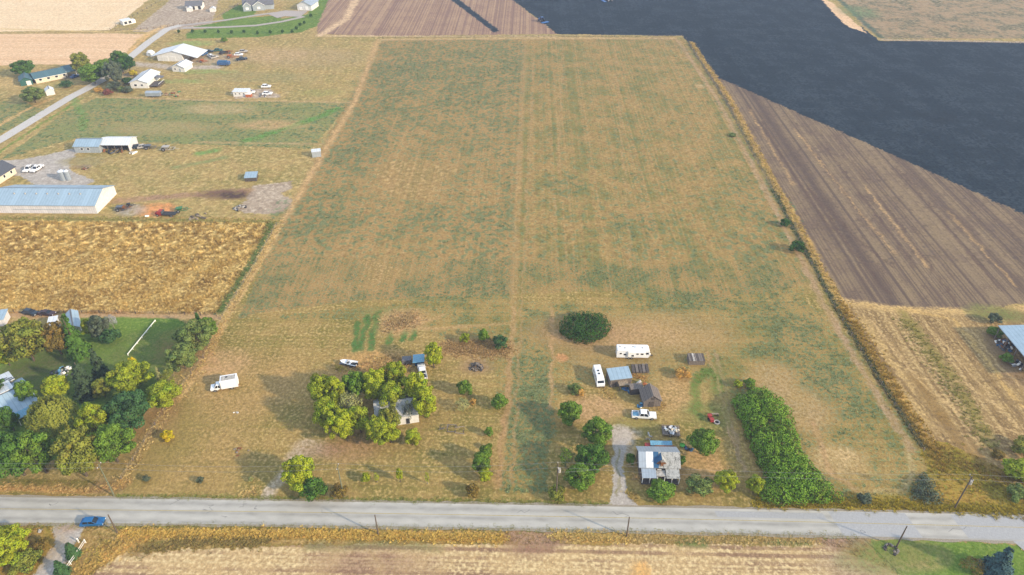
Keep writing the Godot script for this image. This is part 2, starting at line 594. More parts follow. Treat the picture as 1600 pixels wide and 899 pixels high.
	# green weeds come up thickest in these places
	fill_weed(0.38, pts([597, 62, 822, 60, 808, 300, 800, 470, 690, 470, 560, 470, 400, 490, 372, 500, 440, 345, 520, 200]))
	fill_weed(0.04, pts([822, 60, 1066, 58, 1130, 150, 1200, 290, 1300, 480, 1290, 440, 1100, 470, 950, 455, 808, 460, 808, 300]))
	fill_weed(0.18, pts([385, 500, 560, 480, 800, 470, 1310, 500, 1372, 600, 1440, 705, 1460, 775, 1300, 780, 1130, 600, 800, 600, 640, 500]))
	fill_weed(0.5, pts([815, 480, 860, 490, 862, 600, 855, 770, 780, 772, 795, 640]))
	fill_weed(0.4, o.paddock)
	fill_weed(0.30, o.pasture)
	for a in [[740, 110, 55, 55, .32], [610, 130, 20, 60, .2], [560, 230, 18, 30, .3], [480, 330, 14, 18, .35], [720, 350, 22, 10, .2], [640, 330, 18, 10, .1], [760, 400, 24, 12, .2], [700, 450, 22, 9, .3], [540, 430, 20, 14, -.25],
			[880, 425, 20, 9, .3], [960, 437, 16, 7, .25], [1040, 400, 20, 12, .2], [890, 290, 10, 8, .3], [1000, 350, 14, 10, .3], [1190, 320, 12, 26, .4], [1170, 390, 12, 12, .4], [1200, 440, 12, 10, .4], [1250, 560, 14, 14, .35], [1310, 620, 10, 12, .4], [1130, 470, 24, 8, .3], [1060, 470, 20, 7, .35],
			[1230, 500, 12, 10, .4], [1300, 700, 8, 8, .3], [830, 640, 7, 16, .5], [820, 590, 8, 12, .3], [700, 200, 30, 40, .18], [660, 240, 30, 30, -.25], [620, 290, 20, 26, -.25], [700, 290, 30, 20, -.2], [660, 400, 26, 18, -.2], [1045, 430, 20, 5, .3], [650, 440, 20, 8, -.15], [880, 490, 6, 6, .2]]:
		sow(a[0], a[1], a[2], a[3], a[4])

	# matter of another colour lying on the ground: straw, worn earth, greener grass, dug soil
	var straw := [222, 184, 122]
	var dust := [196, 158, 112]
	var green := [104, 128, 62]
	for w in [[5.0, [200, 162, 110], .5], [1.6, [216, 176, 122], .5]]:
		track([590, 62, 553, 160, 505, 238, 452, 330, 440, 350], w[0], w[1], w[2])
	track([424, 350, 384, 425, 338, 492], 3.0, [112, 122, 66], .7)
	track([436, 352, 395, 425, 349, 500, 322, 560, 262, 640, 192, 752], 3.6, straw, .8)
	track([440, 345, 300, 340, 190, 340], 2.5, [200, 158, 96], .5)
	track([425, 347, 300, 345, 60, 343, -80, 342], 3.0, [150, 140, 78], .7)
	track([340, 496, 200, 492, 100, 494, -60, 492], 3.4, [196, 160, 116], .8)
	track([300, 520, 325, 545, 340, 580, 320, 575, 310, 560, 318, 540], 3.0, [210, 166, 112], .6)
	for a in [[835, 70, 800, 760], [880, 65, 868, 330], [960, 65, 985, 420]]:
		track(a, 1.2, [196, 156, 108], .25)
	track([822, 62, 808, 300, 800, 480], 4.0, [196, 156, 104], .2)
	track([597, 62, 822, 60, 1060, 60], 5.0, [204, 170, 122], .55)
	track([495, 56, 700, 57, 870, 57], 3.0, [222, 190, 148], .7)
	track([500, 55, 540, 30, 560, -10], 7.0, [226, 192, 150], .8)
	# the field's eastern fence line: bare strip, dark ditch grass, golden grass
	track([1058, 62, 1120, 155, 1192, 292, 1290, 482, 1360, 602, 1430, 710], 3.0, [190, 156, 120], .45)
	track([1074, 66, 1134, 158, 1207, 296, 1305, 478, 1380, 600, 1446, 702], 2.2, [92, 88, 58], .75)
	track([1080, 66, 1141, 156, 1214, 293, 1314, 474, 1390, 596, 1456, 700], 3.2, [204, 164, 92], .8)
	track([1430, 590, 1500, 690, 1580, 760], 5.0, [150, 118, 66], .5)
	track([1310, 470, 1400, 484, 1520, 488, 1620, 480], 5.0, [216, 180, 118], .6)
	track([1410, 490, 1450, 540, 1500, 610, 1540, 680, 1560, 720], 5.0, [146, 132, 66], .55)
	track([1420, 485, 1490, 500, 1540, 560, 1600, 640], 2.0, [216, 178, 110], .5)
	track([1350, 500, 1420, 610, 1460, 670], 5.0, [212, 178, 116], .45)
	track([1530, 488, 1580, 492, 1600, 500], 10.0, [128, 130, 74], .7)
	track([1550, 530, 1580, 580, 1600, 610], 8.0, [150, 124, 92], .7)
	for a in [[1260, 290, 1330, 390, 1390, 460], [1262, 294, 1345, 380, 1400, 420], [1190, 190, 1250, 290, 1300, 360], [1290, 230, 1430, 420], [1400, 260, 1560, 450], [1330, 250, 1500, 480]]:
		track(a, 1.5, [104, 84, 72], .5)
	for a in [[1240, 200, 1310, 290, 1400, 400], [1350, 290, 1450, 420], [1170, 170, 1240, 290], [1480, 330, 1590, 450]]:
		track(a, 1.5, [196, 160, 110], .45)
	for a in [[1330, 505, 1400, 590, 1460, 660, 1530, 700, 1600, 705], [1345, 520, 1420, 610, 1480, 668, 1560, 690, 1620, 690], [1440, 570, 1500, 610, 1560, 625, 1610, 630], [1390, 560, 1450, 590, 1520, 600, 1600, 590], [1480, 520, 1540, 590, 1600, 660]]:
		track(a, 1.1, [140, 114, 76], .5)
	for a in [[1360, 500, 1440, 600, 1500, 650, 1600, 680], [1430, 590, 1500, 596, 1570, 640], [1460, 520, 1530, 600, 1590, 670], [1500, 500, 1560, 570, 1610, 620]]:
		track(a, 1.2, [214, 180, 124], .5)
	var ring := []
	for i in 17:
		ring.append_array([1092 + 9 * cos(TAU * i / 16), 134 + 8 * sin(TAU * i / 16)])
	track(ring, 1.6, [122, 128, 84], .6)
	dab(1094, 135, 3, 3, [206, 176, 130], .5)
	track([1380, 62, 1600, 66, 1750, 68], 4.0, [206, 180, 150], .8)
	fill_kind(8, pts([1281, -4, 1300, 4, 1356, 53, 1325, 42, 1305, 24]))
	track([1290, -20, 1345, 30, 1378, 60], 5.0, [92, 108, 88], .8)
	dab(1340, 18, 16, 18, [120, 140, 96], .6)
	for a in [[900, 10, 1180, 120, 1600, 300], [1000, 0, 1300, 110, 1640, 250], [1150, 10, 1420, 110, 1640, 190], [1120, 60, 1400, 180, 1620, 280]]:
		track(a, 12.0, [70, 82, 90], .05)
	for a in [[950, 5, 1240, 115, 1620, 275], [1220, 20, 1500, 120, 1640, 160]]:
		track(a, 10.0, [36, 48, 56], .06)
	dab(1460, 180, 12, 7, [34, 44, 50], .4); dab(1470, 188, 8, 5, [26, 36, 42], .5)
	# upper left properties
	track([110, 150, 130, 180, 128, 205], 5.0, [118, 150, 80], .5)
	track([380, 222, 440, 202, 500, 182, 530, 168], 6.0, [112, 152, 78], .7)
	track([310, 240, 350, 232], 6.0, [124, 158, 84], .6); track([270, 262, 310, 255, 360, 244], 5.0, [140, 146, 90], .5)
	track([545, 160, 300, 156, 180, 152], 3.0, [196, 164, 116], .6)
	track([500, 225, 300, 222], 3.0, [196, 164, 116], .4)
	track([-20, 250, 60, 196, 130, 152], 2.5, [126, 146, 68], .8)
	track([-20, 205, 40, 172, 84, 152], 3.0, [216, 176, 116], .7)
	track([180, 314, 250, 308, 300, 304, 350, 300, 400, 297], 6.0, [174, 138, 108], .7)
	dab(350, 304, 13, 5, [120, 92, 76], .8); dab(364, 305, 7, 3, [84, 66, 62], .8)
	dab(242, 327, 9, 6, [226, 158, 100], .95, 0.0, 0.4)
	dab(205, 328, 7, 5, [180, 168, 154], .7)
	dab(130, 252, 12, 6, [164, 150, 104], .7); dab(126, 260, 5, 2, [150, 128, 112], .5)
	dab(340, 170, 22, 8, [206, 176, 128], .5); dab(420, 195, 20, 7, [202, 164, 116], .6); dab(250, 200, 30, 10, [176, 156, 106], .5)
	track([0, 45, 170, 50, 230, 46], 3.0, [222, 190, 130], .7)
	track([215, 62, 240, 48, 262, 38], 6.0, [232, 192, 130], .7); track([190, 95, 210, 72, 232, 54], 4.0, [226, 182, 118], .7)
	track([212, 100, 240, 102, 280, 106, 350, 105], 10.0, [198, 182, 164], .8)
	dab(330, 92, 22, 12, [190, 168, 140], .7); dab(205, 117, 8, 5, [190, 170, 150], .6)
	dab(300, 68, 16, 7, [158, 170, 96], .7); dab(320, 112, 20, 5, [150, 164, 92], .6); dab(285, 127, 18, 4, [150, 164, 92], .6)
	dab(480, 90, 40, 22, [186, 160, 120], .4); dab(420, 85, 30, 16, [204, 170, 124], .5); dab(500, 145, 14, 6, [164, 158, 92], .5)
	dab(400, 120, 40, 10, [160, 150, 102], .45)
	dab(80, 132, 14, 6, [178, 166, 100], .5); dab(30, 130, 20, 10, [214, 182, 122], .6); dab(100, 120, 9, 5, [130, 112, 92], .6)
	# left home plot
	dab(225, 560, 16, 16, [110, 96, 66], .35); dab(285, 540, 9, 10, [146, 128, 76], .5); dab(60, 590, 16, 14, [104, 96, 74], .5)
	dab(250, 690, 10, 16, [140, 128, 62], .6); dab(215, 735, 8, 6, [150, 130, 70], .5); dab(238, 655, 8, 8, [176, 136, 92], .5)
	track([-60, 762, 60, 764, 130, 768, 190, 758], 2.0, [214, 164, 100], .6)
	dab(165, 760, 6, 3, [168, 132, 94], .5)
	# mown western plot
	dab(390, 600, 18, 16, [190, 150, 98], .35); dab(340, 570, 10, 8, [208, 168, 118], .5); dab(300, 700, 22, 20, [184, 148, 92], .35)
	dab(484, 698, 5, 3.0, [206, 182, 156], .55); dab(505, 705, 6, 3, [176, 146, 116], .5); dab(462, 716, 3.5, 3, [198, 176, 150], .6)
	track([412, 782, 425, 765, 440, 745, 466, 715], 3.6, [204, 186, 164], .6)
	dab(545, 703, 8, 5, [178, 138, 100], .5)
	for a in [[575, 495, 562, 550], [590, 488, 577, 550], [612, 515, 606, 540], [636, 508, 627, 536], [647, 510, 642, 534], [560, 505, 553, 552]]:
		track(a, 2.4, [88, 122, 60], .85)
	dab(600, 488, 10, 3, [140, 136, 78], .5)
	dab(627, 503, 9, 7, [206, 164, 112], .85, -0.4); dab(600, 566, 16, 6, [206, 160, 100], .6); dab(560, 585, 12, 6, [196, 152, 98], .5)
	dab(745, 546, 14, 5, [206, 162, 106], .7); dab(728, 540, 9, 4, [196, 152, 98], .5)
	track([692, 492, 640, 512, 660, 515, 800, 505], 2.0, [204, 164, 112], .35)
	for y in [570, 582, 594, 606]:
		track([695, y, 785, y + 2], 1.6, [158, 142, 80], .3)
	dab(745, 573, 6, 4, [176, 138, 106], .5)
	track([793, 560, 796, 620, 782, 700, 778, 765], 2.4, [186, 148, 100], .6)
	track([802, 480, 800, 560], 2.0, [196, 156, 108], .4)
	# farmstead
	dab(912, 520, 20, 10, [176, 138, 96], .55); dab(985, 525, 24, 8, [206, 168, 118], .35); dab(960, 560, 20, 8, [182, 144, 98], .35)
	dab(1060, 520, 20, 12, [200, 160, 112], .35); dab(930, 640, 10, 6, [206, 164, 118], .6); dab(1060, 620, 9, 9, [206, 164, 112], .5); dab(1090, 730, 8, 8, [212, 168, 112], .6)
	dab(876, 559, 2.2, 2.2, [206, 150, 98], .8); dab(990, 660, 7, 3, [150, 142, 80], .6)
	track([1100, 580, 1088, 600, 1086, 640, 1100, 660], 4.0, [104, 130, 58], .65); track([1100, 580, 1118, 590, 1122, 620], 4.0, [104, 130, 58], .6)
	track([1105, 550, 1118, 590, 1130, 640, 1145, 700], 1.0, [196, 160, 118], .6); track([1118, 555, 1132, 610, 1152, 700, 1162, 740], 1.6, [176, 148, 110], .6)
	dab(1130, 600, 6, 12, [122, 124, 66], .4); dab(1105, 650, 8, 6, [112, 128, 62], .4)
	track([862, 480, 862, 560, 858, 640], 1.5, [196, 156, 108], .4)
	dab(1310, 720, 8, 6, [216, 180, 126], .6); dab(1250, 640, 10, 10, [204, 166, 118], .45); dab(1205, 590, 8, 8, [204, 166, 118], .4)
	track([1270, 660, 1300, 740, 1340, 770], 2.5, [190, 152, 106], .4)
	track([1345, 770, 1410, 768, 1425, 735, 1420, 705], 2.0, [186, 164, 112], .5)
	track([1350, 740, 1400, 745], 2.0, [176, 156, 100], .4)
	dab(975, 690, 3, 6, [190, 180, 170], .6); dab(966, 676, 6, 3, [200, 184, 164], .7)
	track([967, 700, 965, 745, 966, 775], .7, [148, 138, 86], .6)
	# south of the road
	track([195, 834, 400, 834, 560, 836, 790, 842], 2.6, [230, 178, 88], .85); track([860, 838, 985, 842], 3.0, [226, 180, 100], .7)
	track([230, 836, 200, 850, 150, 880, 120, 899], 4.0, [222, 174, 96], .6)
	track([200, 866, 280, 848, 420, 846], 3.0, [156, 128, 74], .6)
	dab(828, 845, 7, 4.5, [160, 124, 98], .85); dab(845, 838, 8, 3, [174, 142, 112], .7)
	dab(1322, 845, 7, 4, [168, 138, 116], .85); dab(1340, 885, 12, 4, [172, 150, 122], .5); dab(1390, 880, 12, 4, [140, 142, 84], .6)
	track([1060, 847, 1110, 850], 3.0, [112, 128, 66], .7); track([1200, 848, 1270, 851], 1.6, [120, 132, 70], .6); track([480, 856, 620, 852, 700, 858], 3.0, [140, 132, 84], .45)
	dab(580, 880, 16, 4, [160, 124, 100], .5); dab(1001, 893, 2.4, 2.8, [226, 178, 110], .8); dab(1430, 868, 8, 4, [188, 156, 110], .6); dab(1400, 862, 12, 4, [118, 130, 62], .6)
	dab(38, 835, 5, 4, [186, 146, 88], .6); dab(60, 860, 6, 6, [176, 140, 72], .5)
	track([100, 824, 130, 823], 4.0, [186, 156, 130], .6)

func build_land() -> void:
	near_mat = land_material(near_land)
	far_mat = land_material(far_land)
	plain_mat = mat([186, 158, 112], 0.95, 0.0, grime, 0.02)
	plain_mat.albedo_color = tone([186, 158, 112])
	plain_mat.uv1_world_triplanar = true
	var outer := sh()
	var xs := [-2600.0, -400.0, 400.0, 2600.0]
	var zs := [-3200.0, -530.0, -50.0, 1500.0]
	for i in 3:
		for j in 3:
			if i == 1 and j == 1:
				continue
			outer.quad(Vector3(xs[i], 0, zs[j + 1]), Vector3(xs[i + 1], 0, zs[j + 1]), Vector3(xs[i + 1], 0, zs[j]), Vector3(xs[i], 0, zs[j]))
	var base := ArrayMesh.new()
	outer.add_to(base, plain_mat)
	var f := far_land
	for q in [[-400.0, -530.0, 400.0, -190.0, far_land], [-400.0, -190.0, -170.0, -50.0, far_land], [170.0, -190.0, 400.0, -50.0, far_land], [-170.0, -52.0, 170.0, -50.0, far_land], [-170.0, -190.0, 170.0, -52.0, near_land]]:
		var l: LandMap = q[4]
		var s := sh()
		s.quad(Vector3(q[0], 0, q[3]), Vector3(q[2], 0, q[3]), Vector3(q[2], 0, q[1]), Vector3(q[0], 0, q[1]))
		for v in s.v:
			s.uv.append(Vector2((v.x - l.x0) / (l.w * l.texel), (v.z - l.z0) / (l.h * l.texel)))
		s.add_to(base, near_mat if l == near_land else far_mat)
	structure(part("ground", base, null))
	var level := 0.01
	for called in ["cut_grain_field", "tan_field", "pasture", "paddock", "golden_weed_field", "brown_field", "rough_land", "harrowed_field", "stubble_field", "ploughed_field", "hay_field", "lawn", "roadside_lawn", "roadside_stubble", "farm_yard", "gravel_drive", "lane"]:
		land_sheet(called, outline[called], level)
		level += 0.004

func strip(called: String, left: PackedVector2Array, right: PackedVector2Array, y: float, m: Material, parent: Node3D = self) -> MeshInstance3D:
	var s := sh()
	for i in left.size() - 1:
		var a := Vector3(left[i].x, y, left[i].y)
		var b := Vector3(left[i + 1].x, y, left[i + 1].y)
		var c := Vector3(right[i + 1].x, y, right[i + 1].y)
		var d := Vector3(right[i].x, y, right[i].y)
		if (b - a).cross(c - a).y > 0:
			s.quad(a, b, c, d)
		else:
			s.quad(d, c, b, a)
	var low := 1e9
	for i in left.size():
		low = minf(low, minf(left[i].y, right[i].y))
	var wide := left[0].distance_to(right[0])
	for v in s.v:
		s.uv.append(Vector2(v.x / 60.0, clampf((v.z - low) / wide, 0.0, 1.0)))
	return part(called, s, m, parent)

func asphalt_texture() -> ImageTexture:                          # u along the road, v across it: worn wheel paths, tar and chippings
	var a := noise(21, 0.02, 4).get_seamless_image(512, 256)
	var b := noise(22, 0.45, 2).get_seamless_image(512, 256)
	var im := Image.create_empty(512, 256, false, Image.FORMAT_RGB8)
	for y in 256:
		var v := y / 255.0
		var worn := 0.0
		for c in [0.14, 0.36, 0.60, 0.84]:
			worn += exp(-pow((v - c) / 0.05, 2.0))
		var edge := exp(-pow(minf(v, 1.0 - v) / 0.04, 2.0))
		for x in 512:
			var g := 0.90 + 0.10 * (a.get_pixel(x, y).r - 0.5) + 0.09 * (b.get_pixel(x, y).r - 0.5) - worn * (0.05 + 0.07 * a.get_pixel((x * 2) % 512, y).r) + edge * 0.04
			im.set_pixel(x, y, Color(g, g * 0.99, g * 0.97))
	return ImageTexture.create_from_image(im)

# ---------------------------------------------------------------- foliage
func leaf(s: Shape, p: Vector3, out: Vector3, size: float, tint: Color, long := 1.5) -> void:
	var nn := (out + Vector3(rng.randfn(), rng.randfn(), rng.randfn()) * 0.55).normalized()
	var u := nn.cross(Vector3(rng.randfn(), rng.randfn(), rng.randfn())).normalized() * size * 0.5
	var w := nn.cross(u).normalized() * size * 0.5 * long
	var fold := nn * size * 0.18
	var soft := (nn + out).normalized()
	s.v.append_array([p - w, p + w, p + u - fold, p - w, p - u - fold, p + w])
	for i in 6:
		s.n.append(soft)
		s.c.append(tint)

func lobed_crown(seed_: int, lobes: Array, leaf_size: float, count: int, shade := 0.22, droop := 0.0) -> ArrayMesh:
	rng.seed = seed_
	var s := sh()
	s.use_c = true
	var weight := []
	var total := 0.0
	for l in lobes:
		var r: Vector3 = l[1]
		total += r.x * r.z + r.x * r.y
		weight.append(total)
	var tones := []
	for l in lobes:
		var t := 1.0 + rng.randfn() * shade
		tones.append(Color(clampf(t * (1.0 + rng.randfn() * 0.10), 0.45, 1.7), clampf(t, 0.45, 1.6), clampf(t * (1.0 + rng.randfn() * 0.1), 0.4, 1.7)))
	var beside := []
	for k in lobes.size():
		var b := []
		for j in lobes.size():
			if j != k and (lobes[k][0] - lobes[j][0]).length() < lobes[k][1].x * 1.06 + lobes[j][1].x * 0.75:
				b.append(j)
		beside.append(b)
	var tries := 0
	var made := 0
	while made < count and tries < count * 5:
		tries += 1
		var q := rng.randf() * total
		var k: int = mini(weight.bsearch(q), lobes.size() - 1)
		var d := Vector3(rng.randfn(), rng.randfn(), rng.randfn()).normalized()
		var r: Vector3 = lobes[k][1]
		var p: Vector3 = lobes[k][0] + d * r * (0.7 + 0.36 * sqrt(rng.randf()) + maxf(0.0, rng.randfn() * 0.07))
		var hidden := false
		for j in beside[k]:
			var rel: Vector3 = (p - lobes[j][0]) / lobes[j][1]
			if rel.length_squared() < 0.5:
				hidden = rng.randf() < 0.85
				if hidden:
					break
		if hidden:
			continue
		made += 1
		var f := 0.68 + rng.randf() * 0.64
		var c: Color = tones[k]
		leaf(s, p, (d / r).normalized() + Vector3(0, -droop, 0), leaf_size * (0.7 + rng.randf() * 0.7), Color(c.r * f, c.g * f, c.b * f), 1.5 + droop * 1.5)
	return s.mesh()

func ball_lobes(seed_: int, n: int, size: float, low := -0.7, top := 1.0) -> Array:
	rng.seed = seed_
	var a := [[Vector3(rng.randfn() * 0.06, -0.05, rng.randfn() * 0.06), Vector3(0.66, 0.68, 0.66)]]
	var side := rng.randf() * TAU
	for i in n:
		var y := lerpf(low, top, (i + 0.5) / n) + rng.randf_range(-0.14, 0.14)
		var t := i * 2.39996 + rng.randf_range(-0.5, 0.5)
		var bulge := 1.0 + 0.16 * cos(t - side) + 0.10 * cos(2.0 * t + side * 3.0)
		var ring := sqrt(maxf(0.05, 1.0 - y * y)) * rng.randf_range(0.5, 0.96) * bulge
		var r := size * rng.randf_range(0.55, 1.35)
		a.append([Vector3(cos(t) * ring, y * 0.8, sin(t) * ring), Vector3(r, r * rng.randf_range(0.65, 1.0), r)])
	return a

var crowns := {}
var leaf_mats := {}
var bark: StandardMaterial3D
var pale_bark: StandardMaterial3D

const LEAF := {
	"lime": [160, 170, 36], "yellow": [206, 184, 22], "yellow_green": [148, 160, 38], "green": [80, 114, 38], "deep": [60, 96, 34], "olive": [132, 136, 50],
	"sage": [116, 132, 66], "blue_green": [70, 104, 56], "spruce": [66, 84, 54], "blue_spruce": [70, 98, 98], "brown": [128, 108, 46], "dry": [206, 162, 84], "pale": [160, 160, 100], "mid": [106, 136, 42], "grey_green": [98, 108, 84], "rose": [140, 84, 70], "thicket": [112, 146, 40], "silver": [168, 168, 172],
}

func leaf_mat(tint: String) -> StandardMaterial3D:
	if not leaf_mats.has(tint):
		var m := mat(LEAF[tint], 0.75)
		m.vertex_color_use_as_albedo = true
		m.metallic_specular = 0.3
		m.backlight_enabled = true
		m.backlight = Color(0.42, 0.42, 0.30)
		m.cull_mode = BaseMaterial3D.CULL_DISABLED
		leaf_mats[tint] = m
	return leaf_mats[tint]

func make_crowns() -> void:
	bark = mat([104, 90, 74], 0.95, 0.0, grime, 0.8)
	pale_bark = mat([150, 140, 124], 0.95, 0.0, grime, 0.8)
	for i in 3:
		crowns["round%d" % i] = lobed_crown(100 + i, ball_lobes(50 + i, 38, 0.25), 0.066, 7600)
		crowns["oval%d" % i] = lobed_crown(140 + i, ball_lobes(80 + i, 48, 0.21), 0.062, 8000, 0.26)
		crowns["bush%d" % i] = lobed_crown(120 + i, ball_lobes(60 + i, 20, 0.32, -0.4), 0.10, 2500)
		crowns["thin%d" % i] = lobed_crown(130 + i, ball_lobes(70 + i, 12, 0.26), 0.07, 1100, 0.3)
		# conifer: whorls of drooping boughs
		rng.seed = 300 + i
		var s := sh()
		s.use_c = true
		for k in 150:
			var y := sqrt(rng.randf())
			y = 1.0 - y
			var reach := (1.0 - y) * rng.randf_range(0.75, 1.06) + 0.03
			var t := k * 2.39996
			var tone := rng.randf_range(0.72, 1.3)
			for j in 26:
				var f := pow(rng.randf(), 0.6)
				var side := rng.randfn() * 0.07 * (1.2 - f * 0.5)
				var d := Vector3(cos(t), 0, sin(t))
				var p := d * reach * f + Vector3(-sin(t), 0, cos(t)) * side + Vector3(0, -1.0 + y * 2.0 - 0.22 * f * f * reach + rng.randf_range(-0.03, 0.03), 0)
				var v := tone * rng.randf_range(0.8, 1.2)
				leaf(s, p, (d * 0.8 + Vector3.UP).normalized(), 0.085, Color(v, v, v), 2.0)
		crowns["spruce%d" % i] = s.mesh()
	# willow: curtains of hanging strands below a domed top
	for i in 1:
		rng.seed = 400
		var s := sh()
		s.use_c = true
		for k in 330:
			var t := rng.randf() * TAU
			var ring := sqrt(rng.randf()) * 0.95
			var topy := 0.95 - ring * ring * 0.75 + rng.randfn() * 0.06
			var tone := rng.randf_range(0.65, 1.4)
			var drop := rng.randf_range(0.4, 1.0) * (0.4 + ring)
			for j in 20:
				var f := j / 19.0
				var p := Vector3(cos(t) * (ring + 0.1 * sin(f * 2.0)), topy - drop * f, sin(t) * (ring + 0.1 * sin(f * 2.0))) + Vector3(rng.randfn(), rng.randfn(), rng.randfn()) * 0.025
				var v := tone * rng.randf_range(0.8, 1.2)
				leaf(s, p, (Vector3(cos(t), 0.5, sin(t))).normalized(), 0.05, Color(v, v, v), 2.2)
		crowns["willow0"] = s.mesh()

var tree_count := 0
func tree(px: float, py: float, rpx: float, height: float, kind: String, tint: String, label: String, called := "tree", group := "", category := "tree") -> Node3D:
	tree_count += 1
	var low := 0.04 if kind in ["bush", "spruce"] else 0.13
	var b := height * (1.0 - low) * 0.5
	var where := at(px, py, height - b)
	var r := metres(rpx, where) * 1.1
	rng.seed = tree_count * 77 + 5
	var o := thing(called, label, category, Vector3(where.x, 0, where.z), 0.0, group)
	var s := sh()
	var tr := clampf(height * 0.022, 0.04, 0.3)
	var lean := Vector3(rng.randfn() * 0.04, 0, rng.randfn() * 0.04) * height
	var top := Vector3(0, height * (0.9 if kind == "spruce" else 0.62), 0) + lean
	s.tube(Vector3(0, -0.05, 0), top * 0.45, tr * 1.15, tr * 0.8, 7)
	s.tube(top * 0.45, top, tr * 0.8, tr * 0.35, 6)
	part("trunk", s, pale_bark if kind == "thin" else bark, o)
	if kind != "spruce":
		var l := sh()
		for i in 6:
			var t := i * 2.4 + rng.randf()
			var from := top * rng.randf_range(0.4, 0.95)
			var to := Vector3(cos(t) * r * 0.75, height - b + b * rng.randf_range(-0.1, 0.8), sin(t) * r * 0.75)
			var bend := from.lerp(to, 0.5) + Vector3(0, b * 0.12, 0)
			l.tube(from, bend, tr * 0.45, tr * 0.3, 5, false)
			l.tube(bend, to, tr * 0.3, tr * 0.08, 5)
			if kind == "thin":
				for j in 3:
					l.tube(bend, to + Vector3(rng.randfn(), rng.randfn(), rng.randfn()) * r * 0.35, tr * 0.2, tr * 0.05, 4)
		part("limbs", l, pale_bark if kind == "thin" else bark, o)
	var c := part("crown", crowns[kind + ("0" if kind == "willow" else str(tree_count % 3))], leaf_mat(tint), o)
	c.position = Vector3(0, height - b, 0)
	c.rotation.y = rng.randf() * TAU
	c.scale = Vector3(r, b, r)
	return o

func thicket(called: String, label: String, category: String, outline_px: Array, height: float, lobe: float, tint: String, leaf_size: float, density: float, seed_: int) -> Node3D:
	rng.seed = seed_
	var poly := PackedVector2Array()
	for i in range(0, outline_px.size(), 2):
		poly.append(Vector2(outline_px[i], outline_px[i + 1]))
	var lo := poly[0]
	var hi := poly[0]
	for p in poly:
		lo = lo.min(p)
		hi = hi.max(p)
	var middle := at((lo.x + hi.x) / 2, (lo.y + hi.y) / 2, height * 0.5)
	middle.y = 0
	var spots := []
	var area := 0.0
	for i in poly.size():
		area += poly[i].cross(poly[(i + 1) % poly.size()]) * 0.5
	var k := metres(1.0, middle)
	area = absf(area) * k * k * 1.35
	var n := int(area / (lobe * lobe * 0.8))
	var placed := 0
	for i in n * 30:
		if placed >= n:
			break
		var p := Vector2(rng.randf_range(lo.x, hi.x), rng.randf_range(lo.y, hi.y))
		if not Geometry2D.is_point_in_polygon(p, poly):
			continue
		var edge := 1e9
		for j in poly.size():
			var c := Geometry2D.get_closest_point_to_segment(p, poly[j], poly[(j + 1) % poly.size()])
			edge = minf(edge, c.distance_to(p))
		placed += 1
		var inner := clampf(edge * k / (lobe * 2.2), 0.0, 1.0)
		var h := height * lerpf(0.5, 1.0, inner) * rng.randf_range(0.85, 1.08)
		var r := lobe * rng.randf_range(0.7, 1.15)
		var w := at(p.x, p.y, h * 0.62)
		spots.append([Vector3(w.x - middle.x, maxf(r * 0.5, h - r * 0.8), w.z - middle.z), Vector3(r, r * 0.85, r)])
		if h > r * 2.2:
			spots.append([Vector3(w.x - middle.x, maxf(r * 0.5, h * 0.42), w.z - middle.z), Vector3(r, r, r)])
	var o := thing(called, label, category, middle)
	var stems := sh()
	for i in range(0, spots.size(), 2):
		var c: Vector3 = spots[i][0]
		stems.tube(Vector3(c.x, -0.05, c.z), c, 0.06, 0.03, 5)
	part("stems", stems, bark, o)
	part("foliage", lobed_crown(seed_ + 1, spots, leaf_size, int(area * density), 0.25), leaf_mat(tint), o)
	return o

# ---------------------------------------------------------------- grasses and weeds that nobody could count
func tuft_mesh(seed_: int, blades: int, spread: float, width: float, leafy: bool) -> ArrayMesh:
	rng.seed = seed_
	var s := sh()
	s.use_c = true
	for i in blades:
		var t := i * 2.39996 + rng.randf()
		var d := Vector3(cos(t), 0, sin(t))
		var foot := d * rng.randf() * spread * 0.5
		var tip := foot + d * spread * rng.randf_range(0.2, 0.9) + Vector3(0, rng.randf_range(0.5, 1.0), 0)
		var side := Vector3(-sin(t), 0, cos(t)) * width
		var v := rng.randf_range(0.75, 1.25)
		s.tint = Color(v, v, v)
		if leafy:
			var mid := foot.lerp(tip, 0.55) + Vector3(0, 0.12, 0)
			s.tri(foot, mid + side, mid - side)
			s.tri(mid - side, mid + side, tip)
		else:
			s.tri(foot - side, foot + side, tip)
	return s.mesh()

func scatter(called: String, label: String, spots: Array, mesh_: ArrayMesh, m: StandardMaterial3D) -> void:
	if spots.is_empty():
		return
	var mm := MultiMesh.new()
	mm.transform_format = MultiMesh.TRANSFORM_3D
	mm.use_colors = true
	mm.mesh = mesh_
	mm.instance_count = spots.size()
	for i in spots.size():
		var q: Array = spots[i]
		var b := Basis(Vector3.UP, q[3]).scaled(Vector3(q[1], q[2], q[1]))
		mm.set_instance_transform(i, Transform3D(b, Vector3(q[0].x, 0.03, q[0].y)))
		mm.set_instance_color(i, q[4])
	var o := MultiMeshInstance3D.new()
	o.name = numbered(called)
	o.multimesh = mm
	o.material_override = m
	add_child(o)
	o.set_meta("kind", "stuff")
	o.set_meta("label", label)
	o.set_meta("category", "grass" if "grass" in called else "weeds")

func grass_mat() -> StandardMaterial3D:
	var m := StandardMaterial3D.new()
	m.vertex_color_use_as_albedo = true
	m.roughness = 0.9
	m.metallic_specular = 0.2
	m.cull_mode = BaseMaterial3D.CULL_DISABLED
	m.backlight_enabled = true
	m.backlight = Color(0.3, 0.3, 0.25)
	return m

